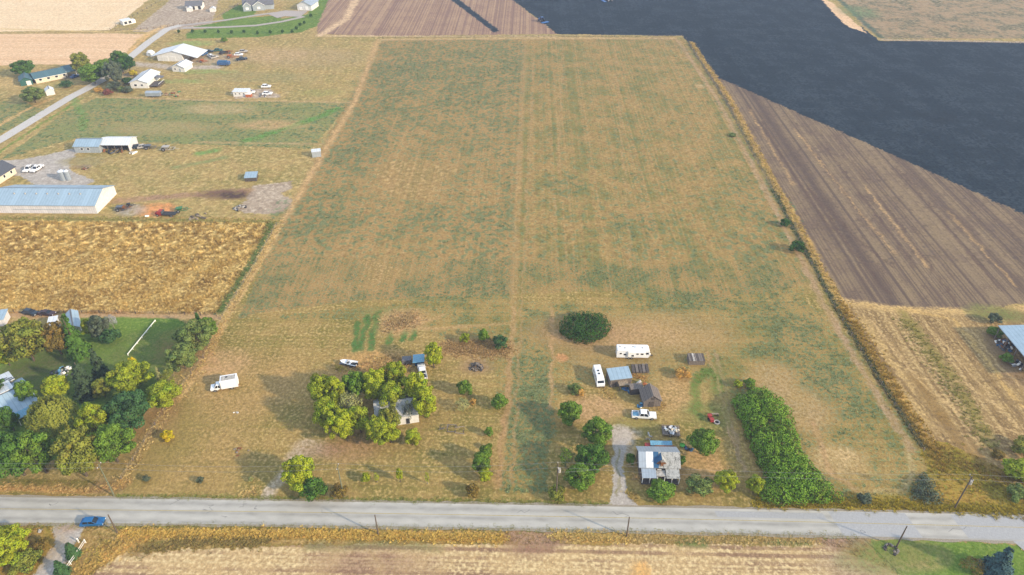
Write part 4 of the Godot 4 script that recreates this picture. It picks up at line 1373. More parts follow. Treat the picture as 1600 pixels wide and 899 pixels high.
func build_buildings() -> void:
	# the long barn
	var q := lot(-8, 333, 152, 334)
	var o := thing("long_barn", "long pale barn with blue grey metal roof and white gable", "barn", q[0], q[1])
	gabled(o, q[2], 14.6, 3.3, 2.7, "x", M.pale_grey, M.metal_blue, 0.35)
	opening(o, "door", 7.3, 0.0, 3.2, 3.0, q[2], 14.6, "r")
	part("wall_batten", sh().box(Vector3(q[2] * 0.55, 1.5, 0.04), Vector3(q[2] * 0.72, 0.16, 0.08)), M.grey_wall, o)
	part("gable_board", sh().box(Vector3(q[2] + 0.03, 1.6, -7.3), Vector3(0.06, 3.2, 14.4)), M.white, o)
	for i in 7:
		var x: float = q[2] * (0.17 + i * 0.108)
		part("roof_vent", sh().tube(Vector3(x, 5.1, -4.6), Vector3(x, 5.5, -4.6), 0.28, 0.28, 8), M.concrete, o)
	# open-fronted and closed shed in line
	q = lot(118, 239, 157, 239)
	o = thing("workshop", "grey workshop with blue grey roof joined to a white roofed shed", "shed", q[0], q[1])
	gabled(o, q[2], 8.0, 2.8, 1.5, "x", M.grey_wall, M.metal_blue, 0.3)
	opening(o, "window", 3.0, 1.2, 1.2, 1.0, q[2], 8, "f")
	opening(o, "window", 5.6, 1.2, 1.2, 1.0, q[2], 8, "f")
	q = lot(158.5, 237, 203, 237)
	o = thing("machine_shed", "open fronted machine shed with white metal roof", "shed", q[0], q[1])
	var w := sh()
	w.box(Vector3(q[2] / 2, 1.45, -7.9), Vector3(q[2], 2.9, 0.15))
	part("back_wall", w, M.grey_wall, o)
	for x in [0.08, q[2] - 0.08]:
		part("side_wall", sh().extrude(PackedVector2Array([Vector2(0.1, 0), Vector2(7.8, 0), Vector2(7.8, 2.9), Vector2(4, 4.2), Vector2(0.1, 2.9)]), x - 0.07, x + 0.07, Transform3D(BACK, Vector3.ZERO)), M.pale_grey, o)
	for s in [[Vector2(-0.3, 2.85), Vector2(4.0, 4.3), Vector2(4.0, 4.42), Vector2(-0.3, 2.97)], [Vector2(4.01, 4.3), Vector2(8.3, 2.85), Vector2(8.3, 2.97), Vector2(4.01, 4.42)]]:
		part("roof_slope", sh().extrude(PackedVector2Array(s), -0.3, q[2] + 0.3, Transform3D(BACK, Vector3.ZERO)), M.metal_white, o)
	for i in 3:
		part("post", sh().box(Vector3(q[2] * (i + 1) / 4.0, 1.4, -0.1), Vector3(0.18, 2.8, 0.18)), M.old_wood, o)
	# house at the western edge
	q = lot(-28, 305, 26, 271)
	o = thing("bungalow", "cream bungalow with dark grey roof beside the farm yard", "house", q[0], q[1])
	gabled(o, q[2], 9.0, 2.8, 2.2, "x", M.cream, M.roof_dark, 0.5)
	for i in 3:
		opening(o, "window", q[2] - 2.2 - i * 3.6, 1.0, 1.1, 1.3, q[2], 9, "f")
	# far farm
	q = lot(240, 95, 308, 97)
	o = thing("farm_building", "wide white gabled farm building with open lean-to sides", "barn", q[0], q[1])
	var half: float = q[2] / 2
	part("wall", sh().extrude(PackedVector2Array([Vector2(2.4, 0), Vector2(16.4, 0), Vector2(16.4, 4.2), Vector2(half, 5.4), Vector2(2.4, 2.9)]), -12.0, 0.0), M.white, o)
	part("roof_slope", sh().extrude(PackedVector2Array([Vector2(-0.8, 2.3), Vector2(half - 0.01, 5.6), Vector2(half - 0.01, 5.75), Vector2(-0.8, 2.45)]), -12.6, 0.6), M.metal_white, o)
	part("roof_slope", sh().extrude(PackedVector2Array([Vector2(half + 0.01, 5.6), Vector2(q[2] + 0.8, 2.3), Vector2(q[2] + 0.8, 2.45), Vector2(half + 0.01, 5.75)]), -12.6, 0.6), M.metal_white, o)
	for x in [0.2, 20.0, q[2] - 0.2]:
		part("post", sh().box(Vector3(x, 1.2, 0.1), Vector3(0.2, 2.5, 0.2)), M.old_wood, o)
	opening(o, "door", 7.0, 0, 3.0, 2.8, q[2], 12, "f")
	opening(o, "door", 11.4, 0, 2.6, 2.6, q[2], 12, "f")
	q = lot(270, 112, 289, 113)
	o = thing("white_outbuilding", "small white gabled outbuilding before the wide farm building", "shed", q[0], q[1])
	gabled(o, q[2], 8.0, 2.5, 1.4, "z", M.white, M.metal_white, 0.5)
	opening(o, "window", 1.6, 1.0, 1.0, 0.9, q[2], 8, "f")
	opening(o, "door", 4.2, 0, 1.0, 2.0, q[2], 8, "f", M.trim, M.grey_wall)
	q = lot(205, 138, 232, 138)
	o = thing("white_roofed_house", "house with white metal roof and a dark timber deck", "house", q[0], q[1])
	gabled(o, q[2], 15.0, 2.9, 1.4, "z", M.white, M.metal_white, 0.5)
	opening(o, "window", 2.5, 1.0, 1.6, 1.1, q[2], 15, "f")
	opening(o, "window", 5.6, 1.0, 1.2, 1.1, q[2], 15, "f")
	part("deck", sh().box(Vector3(q[2] + 2.6, 0.9, -4.0), Vector3(5.0, 0.2, 7.0)), M.dark_wood, o)
	for i in 5:
		part("deck_post", sh().box(Vector3(q[2] + 5.0, 0.9, -0.8 - i * 1.6), Vector3(0.14, 1.8, 0.14)), M.old_wood, o)
	part("deck_rail", sh().box(Vector3(q[2] + 5.0, 1.85, -4.0), Vector3(0.12, 0.1, 7.0)), M.trim, o)
	part("awning", sh().box(Vector3(q[2] + 2.4, 2.7, -9.0), Vector3(3.6, 0.1, 3.4), Basis(Vector3.BACK, -0.15)), M.dark_shingle, o)
	q = lot(365, 151, 384, 151)
	o = thing("field_hut", "small white field hut with pale flat roof", "shed", q[0], q[1])
	leanto(o, q[2] + 1.4, 3.6, 2.3, 2.6, M.white, M.metal_white)
	for i in 3:
		opening(o, "window", 1.2 + i * 1.9, 1.0, 0.8, 0.7, q[2], 3.6, "f")
	# green house with carport
	q = lot(57, 131, 121, 118)
	o = thing("green_roofed_house", "long house with dark green roof and an open carport", "house", q[0], q[1])
	gabled(o, q[2] * 0.72, 9.0, 2.6, 1.6, "x", M.cream, M.roof_green, 0.6)
	part("carport_roof", sh().box(Vector3(q[2] * 0.87, 3.0, -4.4), Vector3(q[2] * 0.27, 0.2, 8.6), Basis(Vector3.RIGHT, 0.12)), M.roof_green, o)
	for x in [0.76, 0.99]:
		for z in [-0.4, -8.2]:
			part("carport_post", sh().box(Vector3(q[2] * x, 1.4, z), Vector3(0.2, 2.9, 0.2)), M.trim, o)
	for i in 4:
		opening(o, "window", 2.2 + i * 3.6, 1.0, 1.5, 1.1, q[2], 9, "f")
	part("fascia", sh().box(Vector3(q[2] * 0.36, 2.38, 0.64), Vector3(q[2] * 0.76, 0.2, 0.05)), M.trim, o)
	q = lot(33, 135, 52, 132)
	o = thing("green_garage", "green walled garage in front of the green roofed house", "garage", q[0], q[1])
	gabled(o, q[2], 8.0, 2.6, 1.4, "z", M.wall_green, M.roof_green, 0.4)
	opening(o, "door", q[2] * 0.68, 0, 1.9, 2.1, q[2], 8, "f")
	# top of the picture
	q = lot(381, 17, 428, 14)
	o = thing("gabled_house", "dark slate house with white trimmed front gables", "house", q[0], q[1])
	gabled(o, q[2], 11.0, 3.2, 3.0, "x", M.grey_wall, M.dark_shingle, 0.5)
	for a in [[2.4, 5.0], [9.6, 7.4]]:
		part("front_gable", sh().extrude(PackedVector2Array([Vector2(a[0] - a[1] / 2, 0), Vector2(a[0] + a[1] / 2, 0), Vector2(a[0] + a[1] / 2, 3.1), Vector2(a[0], 5.4), Vector2(a[0] - a[1] / 2, 3.1)]), -4.0, 1.8), M.grey_wall, o)
		for s in [-1.0, 1.0]:
			part("gable_roof", sh().box(Vector3(a[0] + s * a[1] * 0.26, 4.4, -1.0), Vector3(a[1] * 0.62, 0.14, 6.2), Basis(Vector3.BACK, -s * atan2(2.3, a[1] / 2))), M.dark_shingle, o)
			part("bargeboard", sh().box(Vector3(a[0] + s * a[1] * 0.26, 4.38, 2.15), Vector3(a[1] * 0.62, 0.26, 0.1), Basis(Vector3.BACK, -s * atan2(2.3, a[1] / 2))), M.trim, o)
		part("window", sh().box(Vector3(a[0], 1.7, 1.84), Vector3(1.8, 1.4, 0.1)), M.trim, o)
	q = lot(465, 16, 487, 17)
	o = thing("white_garage", "white gabled garage at the end of the far driveway", "garage", q[0], q[1])
	gabled(o, q[2], 12.0, 3.4, 2.4, "z", M.white, M.metal_grey, 0.5)
	opening(o, "door", 2.4, 0, 2.6, 2.6, q[2], 12, "f", M.grey_wall, M.trim)
	opening(o, "door", 6.6, 0, 2.6, 3.0, q[2], 12, "f", M.grey_wall, M.trim)
	q = lot(291, 16, 316, 15)
	o = thing("stable", "grey roofed stable with white walls by the far corral", "stable", q[0], q[1])
	gabled(o, q[2], 8.0, 2.8, 1.8, "x", M.white, M.dark_shingle, 0.5)
	opening(o, "door", 4.5, 0, 2.4, 2.4, q[2], 8, "f", M.trim, M.black)
	opening(o, "door", 8.4, 0, 2.0, 2.4, q[2], 8, "f", M.trim, M.black)
	for a in [[292, 18.5, 3.2, "white run-in hut beside the far stable"], [328, 19, 3.4, "white loaf shaped hut in the far corral"]]:
		var p := at(a[0], a[1])
		o = thing("corral_hut", a[3], "hut", p, 0.2)
		gabled(o, a[2], 3.4, 1.8, 1.0, "z", M.white, M.metal_white, 0.2)
	q = lot(193, 40, 207, 37)
	o = thing("animal_shelter", "white two-bay animal shelter at the corral corner", "shelter", q[0], q[1])
	leanto(o, q[2], 4.0, 2.4, 2.7, M.white, M.metal_white)
	opening(o, "door", 1.6, 0.4, 2.0, 1.7, q[2], 4, "f", M.trim, M.black)
	opening(o, "door", 4.2, 0.4, 2.0, 1.7, q[2], 4, "f", M.trim, M.black)
	part("lean_to", sh().box(Vector3(q[2] + 1.2, 1.0, -2.0), Vector3(2.2, 2.0, 3.0)), M.trim, o)
	# two sheds in the pasture
	q = lot(488, 246.5, 502, 245)
	o = thing("pump_shed", "small white roofed grey shed beside the field track", "shed", q[0], q[1])
	leanto(o, q[2], 2.6, 2.3, 2.4, M.grey_wall, M.metal_white, 0.1)
	q = lot(383, 284, 401, 283)
	o = thing("loafing_shed", "low shed with blue grey roof near the dirt heaps", "shed", q[0], q[1])
	leanto(o, q[2], 4.0, 1.5, 1.9, M.dark_wood, M.metal_blue, 0.2)
	# silver tanks beside the barn
	for a in [[99.5, 281, "white upright storage tank, the larger of two behind the barn"], [107.5, 281, "white upright storage tank, the slimmer of two behind the barn"]]:
		var p := at(a[0], a[1])
		o = thing("storage_tank", a[2], "tank", p, 0.0, "tanks behind the long barn")
		var r := 1.25 if a[0] < 103 else 0.95
		part("shell", sh().tube(Vector3(0, 0, 0), Vector3(0, 3.6, 0), r, r, 14), M.metal_grey, o)
		part("dome", sh().tube(Vector3(0, 3.6, 0), Vector3(0, 4.3, 0), r, 0.25, 14), M.metal_white, o)
		part("lid", sh().tube(Vector3(0, 4.3, 0), Vector3(0, 4.45, 0), 0.3, 0.3, 10), M.steel, o)
	# open shed at the eastern edge
	var corner := at(1561, 510, 4.2)
	var south := at(1604, 580, 4.2)
	o = thing("pole_shed", "open pole shed with pale blue metal roof", "shed", Vector3(corner.x, 0, south.z))
	var D: float = south.z - corner.z
	var L := 22.0
	part("roof_slope", sh().box(Vector3(5.5, 4.45, -D / 2), Vector3(11.05, 0.12, D + 0.6), Basis(Vector3.BACK, 0.05)), M.metal_blue, o)
	part("roof_slope", sh().box(Vector3(16.5, 4.45, -D / 2), Vector3(11.05, 0.12, D + 0.6), Basis(Vector3.BACK, -0.05)), M.metal_blue, o)
	part("back_wall", sh().box(Vector3(L - 0.1, 2.0, -D / 2), Vector3(0.15, 4.0, D)), M.grey_wall, o)
	part("side_wall", sh().box(Vector3(L / 2 + 2, 2.0, -D + 0.1), Vector3(L - 4.2, 4.0, 0.15)), M.grey_wall, o)
	for i in 5:
		part("post", sh().box(Vector3(0.25, 2.05, -0.3 - i * (D - 0.6) / 4), Vector3(0.22, 4.1, 0.22)), M.old_wood, o)
	part("eave_beam", sh().box(Vector3(0.25, 4.0, -D / 2), Vector3(0.16, 0.3, D - 0.2)), M.old_wood, o)
	# house among the western trees
	q = lot(-4, 672, 62, 640)
	o = thing("tree_hidden_house", "blue and white metal roofed house half hidden by trees", "house", q[0], q[1])
	gabled(o, q[2], 11.0, 2.8, 2.0, "x", M.cream, M.metal_blue, 0.6)
	part("upper_roof", sh().box(Vector3(q[2] * 0.36, 4.7, -8.0), Vector3(q[2] * 0.8, 0.14, 5.4), Basis(Vector3.RIGHT, -0.18)), M.metal_white, o)
	part("wing_wall", sh().box(Vector3(q[2] * 0.5, 1.4, -13.4), Vector3(q[2] * 0.7, 2.8, 4.6)), M.cream, o)
	part("wing_roof", sh().box(Vector3(q[2] * 0.5, 3.3, -13.4), Vector3(q[2] * 0.8, 0.14, 5.6), Basis(Vector3.RIGHT, -0.16)), M.metal_white, o)
	for i in 3:
		part("snow_guard", sh().box(Vector3(q[2] * 0.66 + i * 0.9, 3.75 + 0.12 * i, -12.6 + i * 0.9), Vector3(2.2, 0.12, 0.16), Basis(Vector3.RIGHT, -0.16)), M.black, o)
	part("porch_roof", sh().box(Vector3(q[2] * 0.62, 2.5, 1.6), Vector3(3.4, 0.12, 2.6), Basis(Vector3.RIGHT, 0.15)), M.tarp_pale, o)
	for x in [-1.4, 1.4]:
		part("porch_post", sh().box(Vector3(q[2] * 0.62 + x, 1.2, 2.6), Vector3(0.14, 2.4, 0.14)), M.trim, o)
	q = lot(112, 527, 129, 522)
	o = thing("blue_roofed_shed", "narrow shed with pale blue metal roof among trees", "shed", q[0], q[1])
	gabled(o, q[2], 8.0, 2.6, 1.0, "z", M.white, M.metal_blue, 0.3)
	opening(o, "window", 1.4, 1.0, 0.9, 0.9, q[2], 8, "f")
	q = lot(78, 522, 90, 520)
	o = thing("tin_shed", "little pale tin shed beside the dark conifer", "shed", q[0], q[1])
	leanto(o, q[2], 4.0, 2.4, 2.7, M.pale_grey, M.metal_white)
	q = lot(-14, 512, 9, 509)
	o = thing("tin_store", "pale tin store at the golden field's lane", "shed", q[0], q[1])
	leanto(o, q[2], 4.0, 2.2, 2.6, M.pale_grey, M.metal_blue)
	# the ruin in the grove
	q = lot(590, 670, 655, 660)
	o = thing("ruined_house", "weathered ruined house with bare grey roof inside the grove", "house", q[0], q[1])
	gabled(o, q[2], 6.5, 2.9, 2.0, "x", M.white, M.shingle, 0.3)
	opening(o, "door", q[2] - 2.6, 0, 1.0, 2.0, q[2], 6.5, "f", M.trim, M.black)
	opening(o, "window", q[2] - 5.0, 0.9, 1.1, 1.2, q[2], 6.5, "f")
	opening(o, "window", 3.0, 0.9, 1.1, 1.2, q[2], 6.5, "r")
	farmhouse()
	farm_sheds()

func farmhouse() -> void:
	var x0 := at(999, 731, 3.0).x
	var x1 := at(1063, 731, 3.0).x
	var zp := at(1030, 747, 2.3).z
	var zf := at(1030, 731, 3.0).z
	var zr := at(1030, 707, 5.0).z
	var zb := at(1030, 699, 3.0).z
	var o := thing("farmhouse", "old farmhouse with patched metal, tarp and shingle roof", "house", Vector3(x0, 0, zf))
	var L := x1 - x0
	var D := zf - zb
	var r := zf - zr
	part("wall", sh().extrude(PackedVector2Array([Vector2(0.3, -0.05), Vector2(D - 0.3, -0.05), Vector2(D - 0.3, 3.0), Vector2(r, 4.85), Vector2(0.3, 3.0)]), 0.25, L - 0.25, Transform3D(BACK, Vector3.ZERO)), M.old_wood, o)
	var slope := func(a: float, b: float, m: Material, called: String, lift := 0.0):
		part(called, sh().extrude(PackedVector2Array([Vector2(-0.15, 2.93 + lift), Vector2(r - 0.003, 5.02 + lift), Vector2(r - 0.003, 5.12 + lift), Vector2(-0.15, 3.03 + lift)]), a * L, b * L, Transform3D(BACK, Vector3.ZERO)), m, o)
	slope.call(-0.01, 0.165, M.metal_grey, "grey_roof_sheet", 0.0)
	slope.call(0.168, 0.345, M.metal_white, "white_roof_sheet", 0.03)
	slope.call(0.348, 0.475, M.tarp, "roof_tarp", 0.02)
	slope.call(0.478, 0.56, M.shingle, "roof_slope", 0.0)
	slope.call(0.563, 1.01, M.shingle, "roof_slope", 0.01)
	part("back_slope", sh().extrude(PackedVector2Array([Vector2(r + 0.003, 5.02), Vector2(D + 0.15, 2.95), Vector2(D + 0.15, 3.05), Vector2(r + 0.003, 5.12)]), -0.1, L + 0.1, Transform3D(BACK, Vector3.ZERO)), M.metal_grey, o)
	# dormer with a tarp over one side
	var dx := 0.535 * L
	var dz := -0.5
	var dormer := part("dormer", sh().extrude(PackedVector2Array([Vector2(dx - 1.0, 2.8), Vector2(dx + 1.0, 2.8), Vector2(dx + 1.0, 3.9), Vector2(dx, 4.95), Vector2(dx - 1.0, 3.9)]), -r + 0.2, dz), M.rust, o)
	for s in [-1.0, 1.0]:
		part("tarp" if s < 0 else "dormer_roof", sh().box(Vector3(dx + s * 0.62, 4.42, (-r + dz) * 0.5 + 0.1), Vector3(1.72 if s < 0 else 1.6, 0.08, r - 0.55), Basis(Vector3.BACK, -s * 0.80)), M.tarp if s < 0 else M.shingle, dormer)
	var ch := part("chimney", sh().box(Vector3(dx + 0.1, 4.1, -0.35), Vector3(0.6, 1.2, 0.6)), M.rust, o)
	part("chimney_cap", sh().box(Vector3(dx + 0.1, 4.75, -0.35), Vector3(0.74, 0.12, 0.74)), M.stone, ch)
	# porch: two roofs and a flat entry between them
	var pd := zp - zf
	for a in [[0.05, 0.40, "metal_grey"], [0.64, 0.97, "shingle"]]:
		part("porch_roof", sh().extrude(PackedVector2Array([Vector2(-pd - 0.15, 2.26), Vector2(-0.02, 2.78), Vector2(-0.02, 2.86), Vector2(-pd - 0.15, 2.34)]), a[0] * L, a[1] * L, Transform3D(BACK, Vector3.ZERO)), M[a[2]], o)
	part("entry_roof", sh().box(Vector3(0.52 * L, 2.3, pd * 0.45), Vector3(0.22 * L, 0.1, pd * 0.75)), M.concrete, o)
	part("porch_floor", sh().box(Vector3(0.5 * L, 0.2, pd * 0.5), Vector3(0.9 * L, 0.4, pd)), M.dark_wood, o)
	for i in 6:
		part("porch_post", sh().box(Vector3((0.07 + i * 0.178) * L, 1.3, pd - 0.15), Vector3(0.13, 2.0, 0.13)), M.trim, o)
	opening(o, "door", 0.5 * L, 0.4, 0.95, 2.0, L, D, "f", M.trim, M.dark_wood)
	opening(o, "window", 0.22 * L, 1.0, 1.0, 1.2, L, D, "f")
	opening(o, "window", 0.8 * L, 1.0, 1.0, 1.2, L, D, "f")
	# the low addition behind
	var b := thing("lean_to_addition", "low addition behind the farmhouse with rust and pale tin roof", "shed", Vector3(at(1016, 702).x, 0, at(1030, 712).z))
	part("wall", sh().box(Vector3(2.4, 0.85, -1.3), Vector3(4.6, 1.7, 2.4)), M.dark_wood, b)
	part("tin_roof", sh().box(Vector3(2.3, 1.85, -2.0), Vector3(4.9, 0.08, 1.2), Basis(Vector3.RIGHT, 0.2)), M.tarp_pale, b)
	part("rusted_roof", sh().box(Vector3(3.0, 1.72, -0.75), Vector3(4.4, 0.08, 1.3), Basis(Vector3.RIGHT, 0.12)), M.rust, b)
	part("red_hatch", sh().box(Vector3(-0.7, 0.7, -1.9), Vector3(1.2, 1.4, 1.1)), M.red, b)

func farm_sheds() -> void:
	var q := lot(953, 606, 986, 602)
	var o := thing("tin_roofed_shed", "wooden shed with a pale blue tin roof beside the van", "shed", q[0], q[1])
	leanto(o, q[2], 3.6, 2.5, 3.0, M.old_wood, M.metal_blue, 0.12)
	part("lower_roof", sh().box(Vector3(3.1, 1.75, 0.75), Vector3(2.5, 0.08, 1.5), Basis(Vector3.RIGHT, 0.14)), M.tan_wood, o)
	for x in [2.0, 4.2]:
		part("post", sh().box(Vector3(x, 0.82, 1.4), Vector3(0.1, 1.65, 0.1)), M.dark_wood, o)
	part("door", sh().box(Vector3(1.0, 0.95, 0.03), Vector3(0.9, 1.9, 0.08)), M.dark_wood, o)
	q = lot(1005, 637, 1032, 636)
	o = thing("weathered_barn", "small weathered board barn with a steep gable roof", "barn", q[0], q[1] + 0.03)
	var L: float = q[2]
	part("wall", sh().extrude(PackedVector2Array([Vector2(0, -0.05), Vector2(L, -0.05), Vector2(L, 2.0), Vector2(L * 0.5, 3.8), Vector2(0, 2.0)]), -4.0, 0.0), M.old_wood, o)
	var rise := atan2(1.8, L * 0.5)
	var len := Vector2(L * 0.5, 1.8).length() + 0.3
	for s in [-1.0, 1.0]:
		var mid := Vector3(L * 0.5 + s * cos(rise) * (len * 0.5 + 0.02), 3.88 - sin(rise) * len * 0.5, -2.0)
		var rf := part("roof_slope", sh().box(mid, Vector3(len, 0.09, 4.5), Basis(Vector3.BACK, -s * rise)), M.old_wood, o)
		for i in 3:
			part("batten", sh().box(mid + Vector3(s * cos(rise) * (i - 1) * 0.8, -sin(rise) * (i - 1) * 0.8 + 0.06, 0), Vector3(0.08, 0.05, 4.5), Basis(Vector3.BACK, -s * rise)), M.dark_wood, rf)
	part("door", sh().box(Vector3(L * 0.45, 0.9, 0.04), Vector3(1.2, 1.8, 0.08)), M.dark_wood, o)
	part("door", sh().box(Vector3(L * 0.5, 2.7, 0.04), Vector3(0.8, 0.8, 0.08)), M.dark_wood, o)
	q = lot(985, 618, 1004, 616)
	o = thing("low_shed", "low board shed between the tin roofed shed and barn", "shed", q[0], q[1])
	leanto(o, q[2], 1.7, 1.9, 2.1, M.dark_wood, M.old_wood, 0.1)
	q = lot(1076, 571, 1101, 571)
	o = thing("plank_shed", "low grey plank shed with split board roof", "shed", q[0], q[1])
	part("wall", sh().box(Vector3(q[2] / 2, 0.75, -1.3), Vector3(q[2], 1.5, 2.5)), M.old_wood, o)
	for i in 8:
		part("roof_board", sh().box(Vector3(q[2] * (i + 0.5) / 8.0, 1.62 + 0.012 * (i % 3), -1.3), Vector3(q[2] / 8.0 - 0.03, 0.06, 2.9), Basis(Vector3.RIGHT, 0.06)), [M.old_wood, M.dark_wood, M.concrete][i % 3] if i != 5 else M.old_wood, o)
	for i in 5:
		var p := at(990 + i * 5.4, 582 - i * 0.2)
		var s := thing("lumber_stack", "stack of dark weathered boards beside the tin roofed shed", "lumber stack", p, PI / 2, "lumber stacks beside the tin roofed shed")
		for k in 4:
			part("board", sh().box(Vector3(0.9, 0.12 + 0.16 * k, 0.0), Vector3(3.0 - 0.05 * ((k + i) % 3), 0.14, 0.7), Basis(Vector3.UP, 0.03 * ((k * 7 + i) % 3 - 1))), M.dark_wood if (k + i) % 2 else M.old_wood, s)

# ---------------------------------------------------------------- vehicles: the front is +x
func wheel(o: Node3D, x: float, z: float, r: float, wide := 0.24) -> void:
	var s := -1.0 if z < 0 else 1.0
	var w := part("wheel", sh().tube(Vector3(x, r, z - wide / 2), Vector3(x, r, z + wide / 2), r, r, 14), M.tyre, o)
	part("rim", sh().tube(Vector3(x, r, z + s * (wide / 2 - 0.02)), Vector3(x, r, z + s * (wide / 2 + 0.015)), r * 0.62, r * 0.55, 12), M.rim, w)

func lamps(o: Node3D, front: float, back: float, y: float, z: float) -> void:
	for s in [-1.0, 1.0]:
		part("headlight", sh().box(Vector3(front, y, s * z), Vector3(0.08, 0.16, 0.34)), M.lamp_clear, o)
		part("tail_light", sh().box(Vector3(back, y + 0.1, s * z), Vector3(0.08, 0.26, 0.18)), M.lamp_red, o)

func cabin(o: Node3D, paint: Material, x0: float, x1: float, y0: float, y1: float, half: float, rake_front: float, rake_back: float) -> void:
	# a glazed cabin: glass frustum with a painted roof panel and pillars
	var mid := (x0 + x1) / 2
	var hl := (x1 - x0) / 2
	var top_half := hl - (rake_front + rake_back) / 2
	var shift := (rake_back - rake_front) / 2
	part("windows", sh().rings_of([[hl, half, y0], [top_half, half - 0.16, y1 - 0.06, shift]], Vector3(mid, 0, 0)), M.glass, o)
	part("cab_roof", sh().rings_of([[top_half + 0.02, half - 0.14, y1 - 0.06], [top_half + 0.01, half - 0.15, y1 - 0.01], [top_half - 0.1, half - 0.25, y1 + 0.03]], Vector3(mid + shift, 0, 0)), paint, o)
	for s in [-1.0, 1.0]:
		for e in [[x0, mid + shift - top_half], [x1, mid + shift + top_half], [mid - 0.1, mid - 0.1 + shift * 0.4]]:
			part("pillar", sh().tube(Vector3(e[0], y0, s * (half - 0.005)), Vector3(e[1], y1 - 0.04, s * (half - 0.155)), 0.06, 0.05, 5), paint, o)

func pickup(label: String, where: Vector3, turn: float, paint: Material, called := "pickup_truck", cargo := "", group := "") -> Node3D:
	var o := thing(called, label, "pickup truck", where, turn, group)
	var s := sh()
	s.rings_of([[0.82, 0.9, 0.42], [0.86, 0.97, 0.6], [0.86, 0.97, 0.95], [0.8, 0.92, 1.08], [0.7, 0.82, 1.12]], Vector3(1.98, 0, 0))     # bonnet
	s.rings_of([[1.15, 0.95, 0.42], [1.17, 0.98, 0.6], [1.17, 0.98, 1.0], [1.15, 0.94, 1.1]], Vector3(0.0, 0, 0))                     # cab
	part("body", s, paint, o)
	var b := sh()
	b.box(Vector3(-2.02, 0.68, 0), Vector3(1.72, 0.1, 1.7))
	for k in [-1.0, 1.0]:
		b.bevel_box(Vector3(-2.02, 0.8, k * 0.93), Vector3(1.74, 0.62, 0.12), 0.03)
	b.bevel_box(Vector3(-2.86, 0.8, 0), Vector3(0.1, 0.6, 1.72), 0.03)
	b.box(Vector3(-1.22, 0.8, 0), Vector3(0.08, 0.6, 1.72))
	part("cargo_bed", b, paint, o)
	cabin(o, paint, -1.12, 1.18, 1.1, 1.86, 0.92, 0.62, 0.18)
	for x in [-1.85, 1.85]:
		for z in [-0.86, 0.86]:
			wheel(o, x, z, 0.4, 0.27)
	part("bumper", sh().bevel_box(Vector3(2.88, 0.55, 0), Vector3(0.16, 0.24, 1.9), 0.04), M.rim, o)
	part("bumper", sh().bevel_box(Vector3(-2.97, 0.52, 0), Vector3(0.14, 0.2, 1.85), 0.04), M.rim, o)
	lamps(o, 2.82, -2.9, 0.82, 0.78)
	for k in [-1.0, 1.0]:
		part("mirror", sh().box(Vector3(0.95, 1.25, k * 1.06), Vector3(0.12, 0.22, 0.18)), paint, o)
	if cargo == "tool":
		part("bed_cover", sh().box(Vector3(-2.0, 0.86, 0.1), Vector3(1.3, 0.3, 1.2)), M.tarp_pale, o)
	elif cargo == "junk":
		part("load", sh().bevel_box(Vector3(-2.0, 0.9, 0.0), Vector3(1.2, 0.5, 1.3), 0.15, Basis(Vector3.UP, 0.3)), M.black, o)
	return o

func car(label: String, where: Vector3, turn: float, paint: Material, tall := 0.0, called := "car", group := "") -> Node3D:
	var o := thing(called, label, "car", where, turn, group)
	part("body", sh().rings_of([[2.2, 0.82, 0.3], [2.32, 0.9, 0.45], [2.3, 0.91, 0.72], [2.22, 0.86, 0.9 + tall * 0.4], [2.05, 0.78, 0.94 + tall * 0.4]], Vector3.ZERO), paint, o)
	cabin(o, paint, -1.75 if tall > 0 else -1.5, 1.05, 0.92 + tall * 0.4, 1.44 + tall, 0.8, 0.75, 0.25 if tall > 0 else 0.6)
	for x in [-1.4, 1.42]:
		for z in [-0.78, 0.78]:
			wheel(o, x, z, 0.33, 0.22)
	lamps(o, 2.28, -2.28, 0.66, 0.66)
	for k in [-1.0, 1.0]:
		part("mirror", sh().box(Vector3(0.75, 1.0 + tall * 0.4, k * 0.92), Vector3(0.12, 0.12, 0.16)), paint, o)
	part("grille", sh().box(Vector3(2.31, 0.5, 0), Vector3(0.05, 0.2, 1.1)), M.black, o)
	return o

func implement(label: String, where: Vector3, turn: float, paint: Material, size: float, called := "farm_implement", group := "") -> Node3D:
	var o := thing(called, label, "farm implement", where, turn, group)
	var f := sh()
	for z in [-0.7, 0.7]:
		f.box(Vector3(0, 0.6, z * size), Vector3(3.2 * size, 0.14, 0.14))
	for x in [-1.4, -0.4, 0.6, 1.5]:
		f.box(Vector3(x * size, 0.6, 0), Vector3(0.14, 0.13, 1.5 * size))
	f.tube(Vector3(1.5 * size, 0.6, 0), Vector3(2.6 * size, 0.45, 0), 0.08, 0.06, 6)
	part("frame", f, paint, o)
	part("hopper", sh().rings_of([[0.4 * size, 0.3 * size, 0.6], [0.8 * size, 0.62 * size, 1.2 + 0.2 * size], [0.76 * size, 0.58 * size, 1.24 + 0.2 * size]], Vector3(-0.3 * size, 0, 0)), paint, o)
	for z in [-0.95, 0.95]:
		wheel(o, -0.6 * size, z * size, 0.42 * size)
	for i in 5:
		part("tine", sh().tube(Vector3((-1.3 + i * 0.6) * size, 0.55, -0.6 * size), Vector3((-1.4 + i * 0.6) * size, 0.05, -0.75 * size), 0.04, 0.03, 5), M.steel, o)
	return o

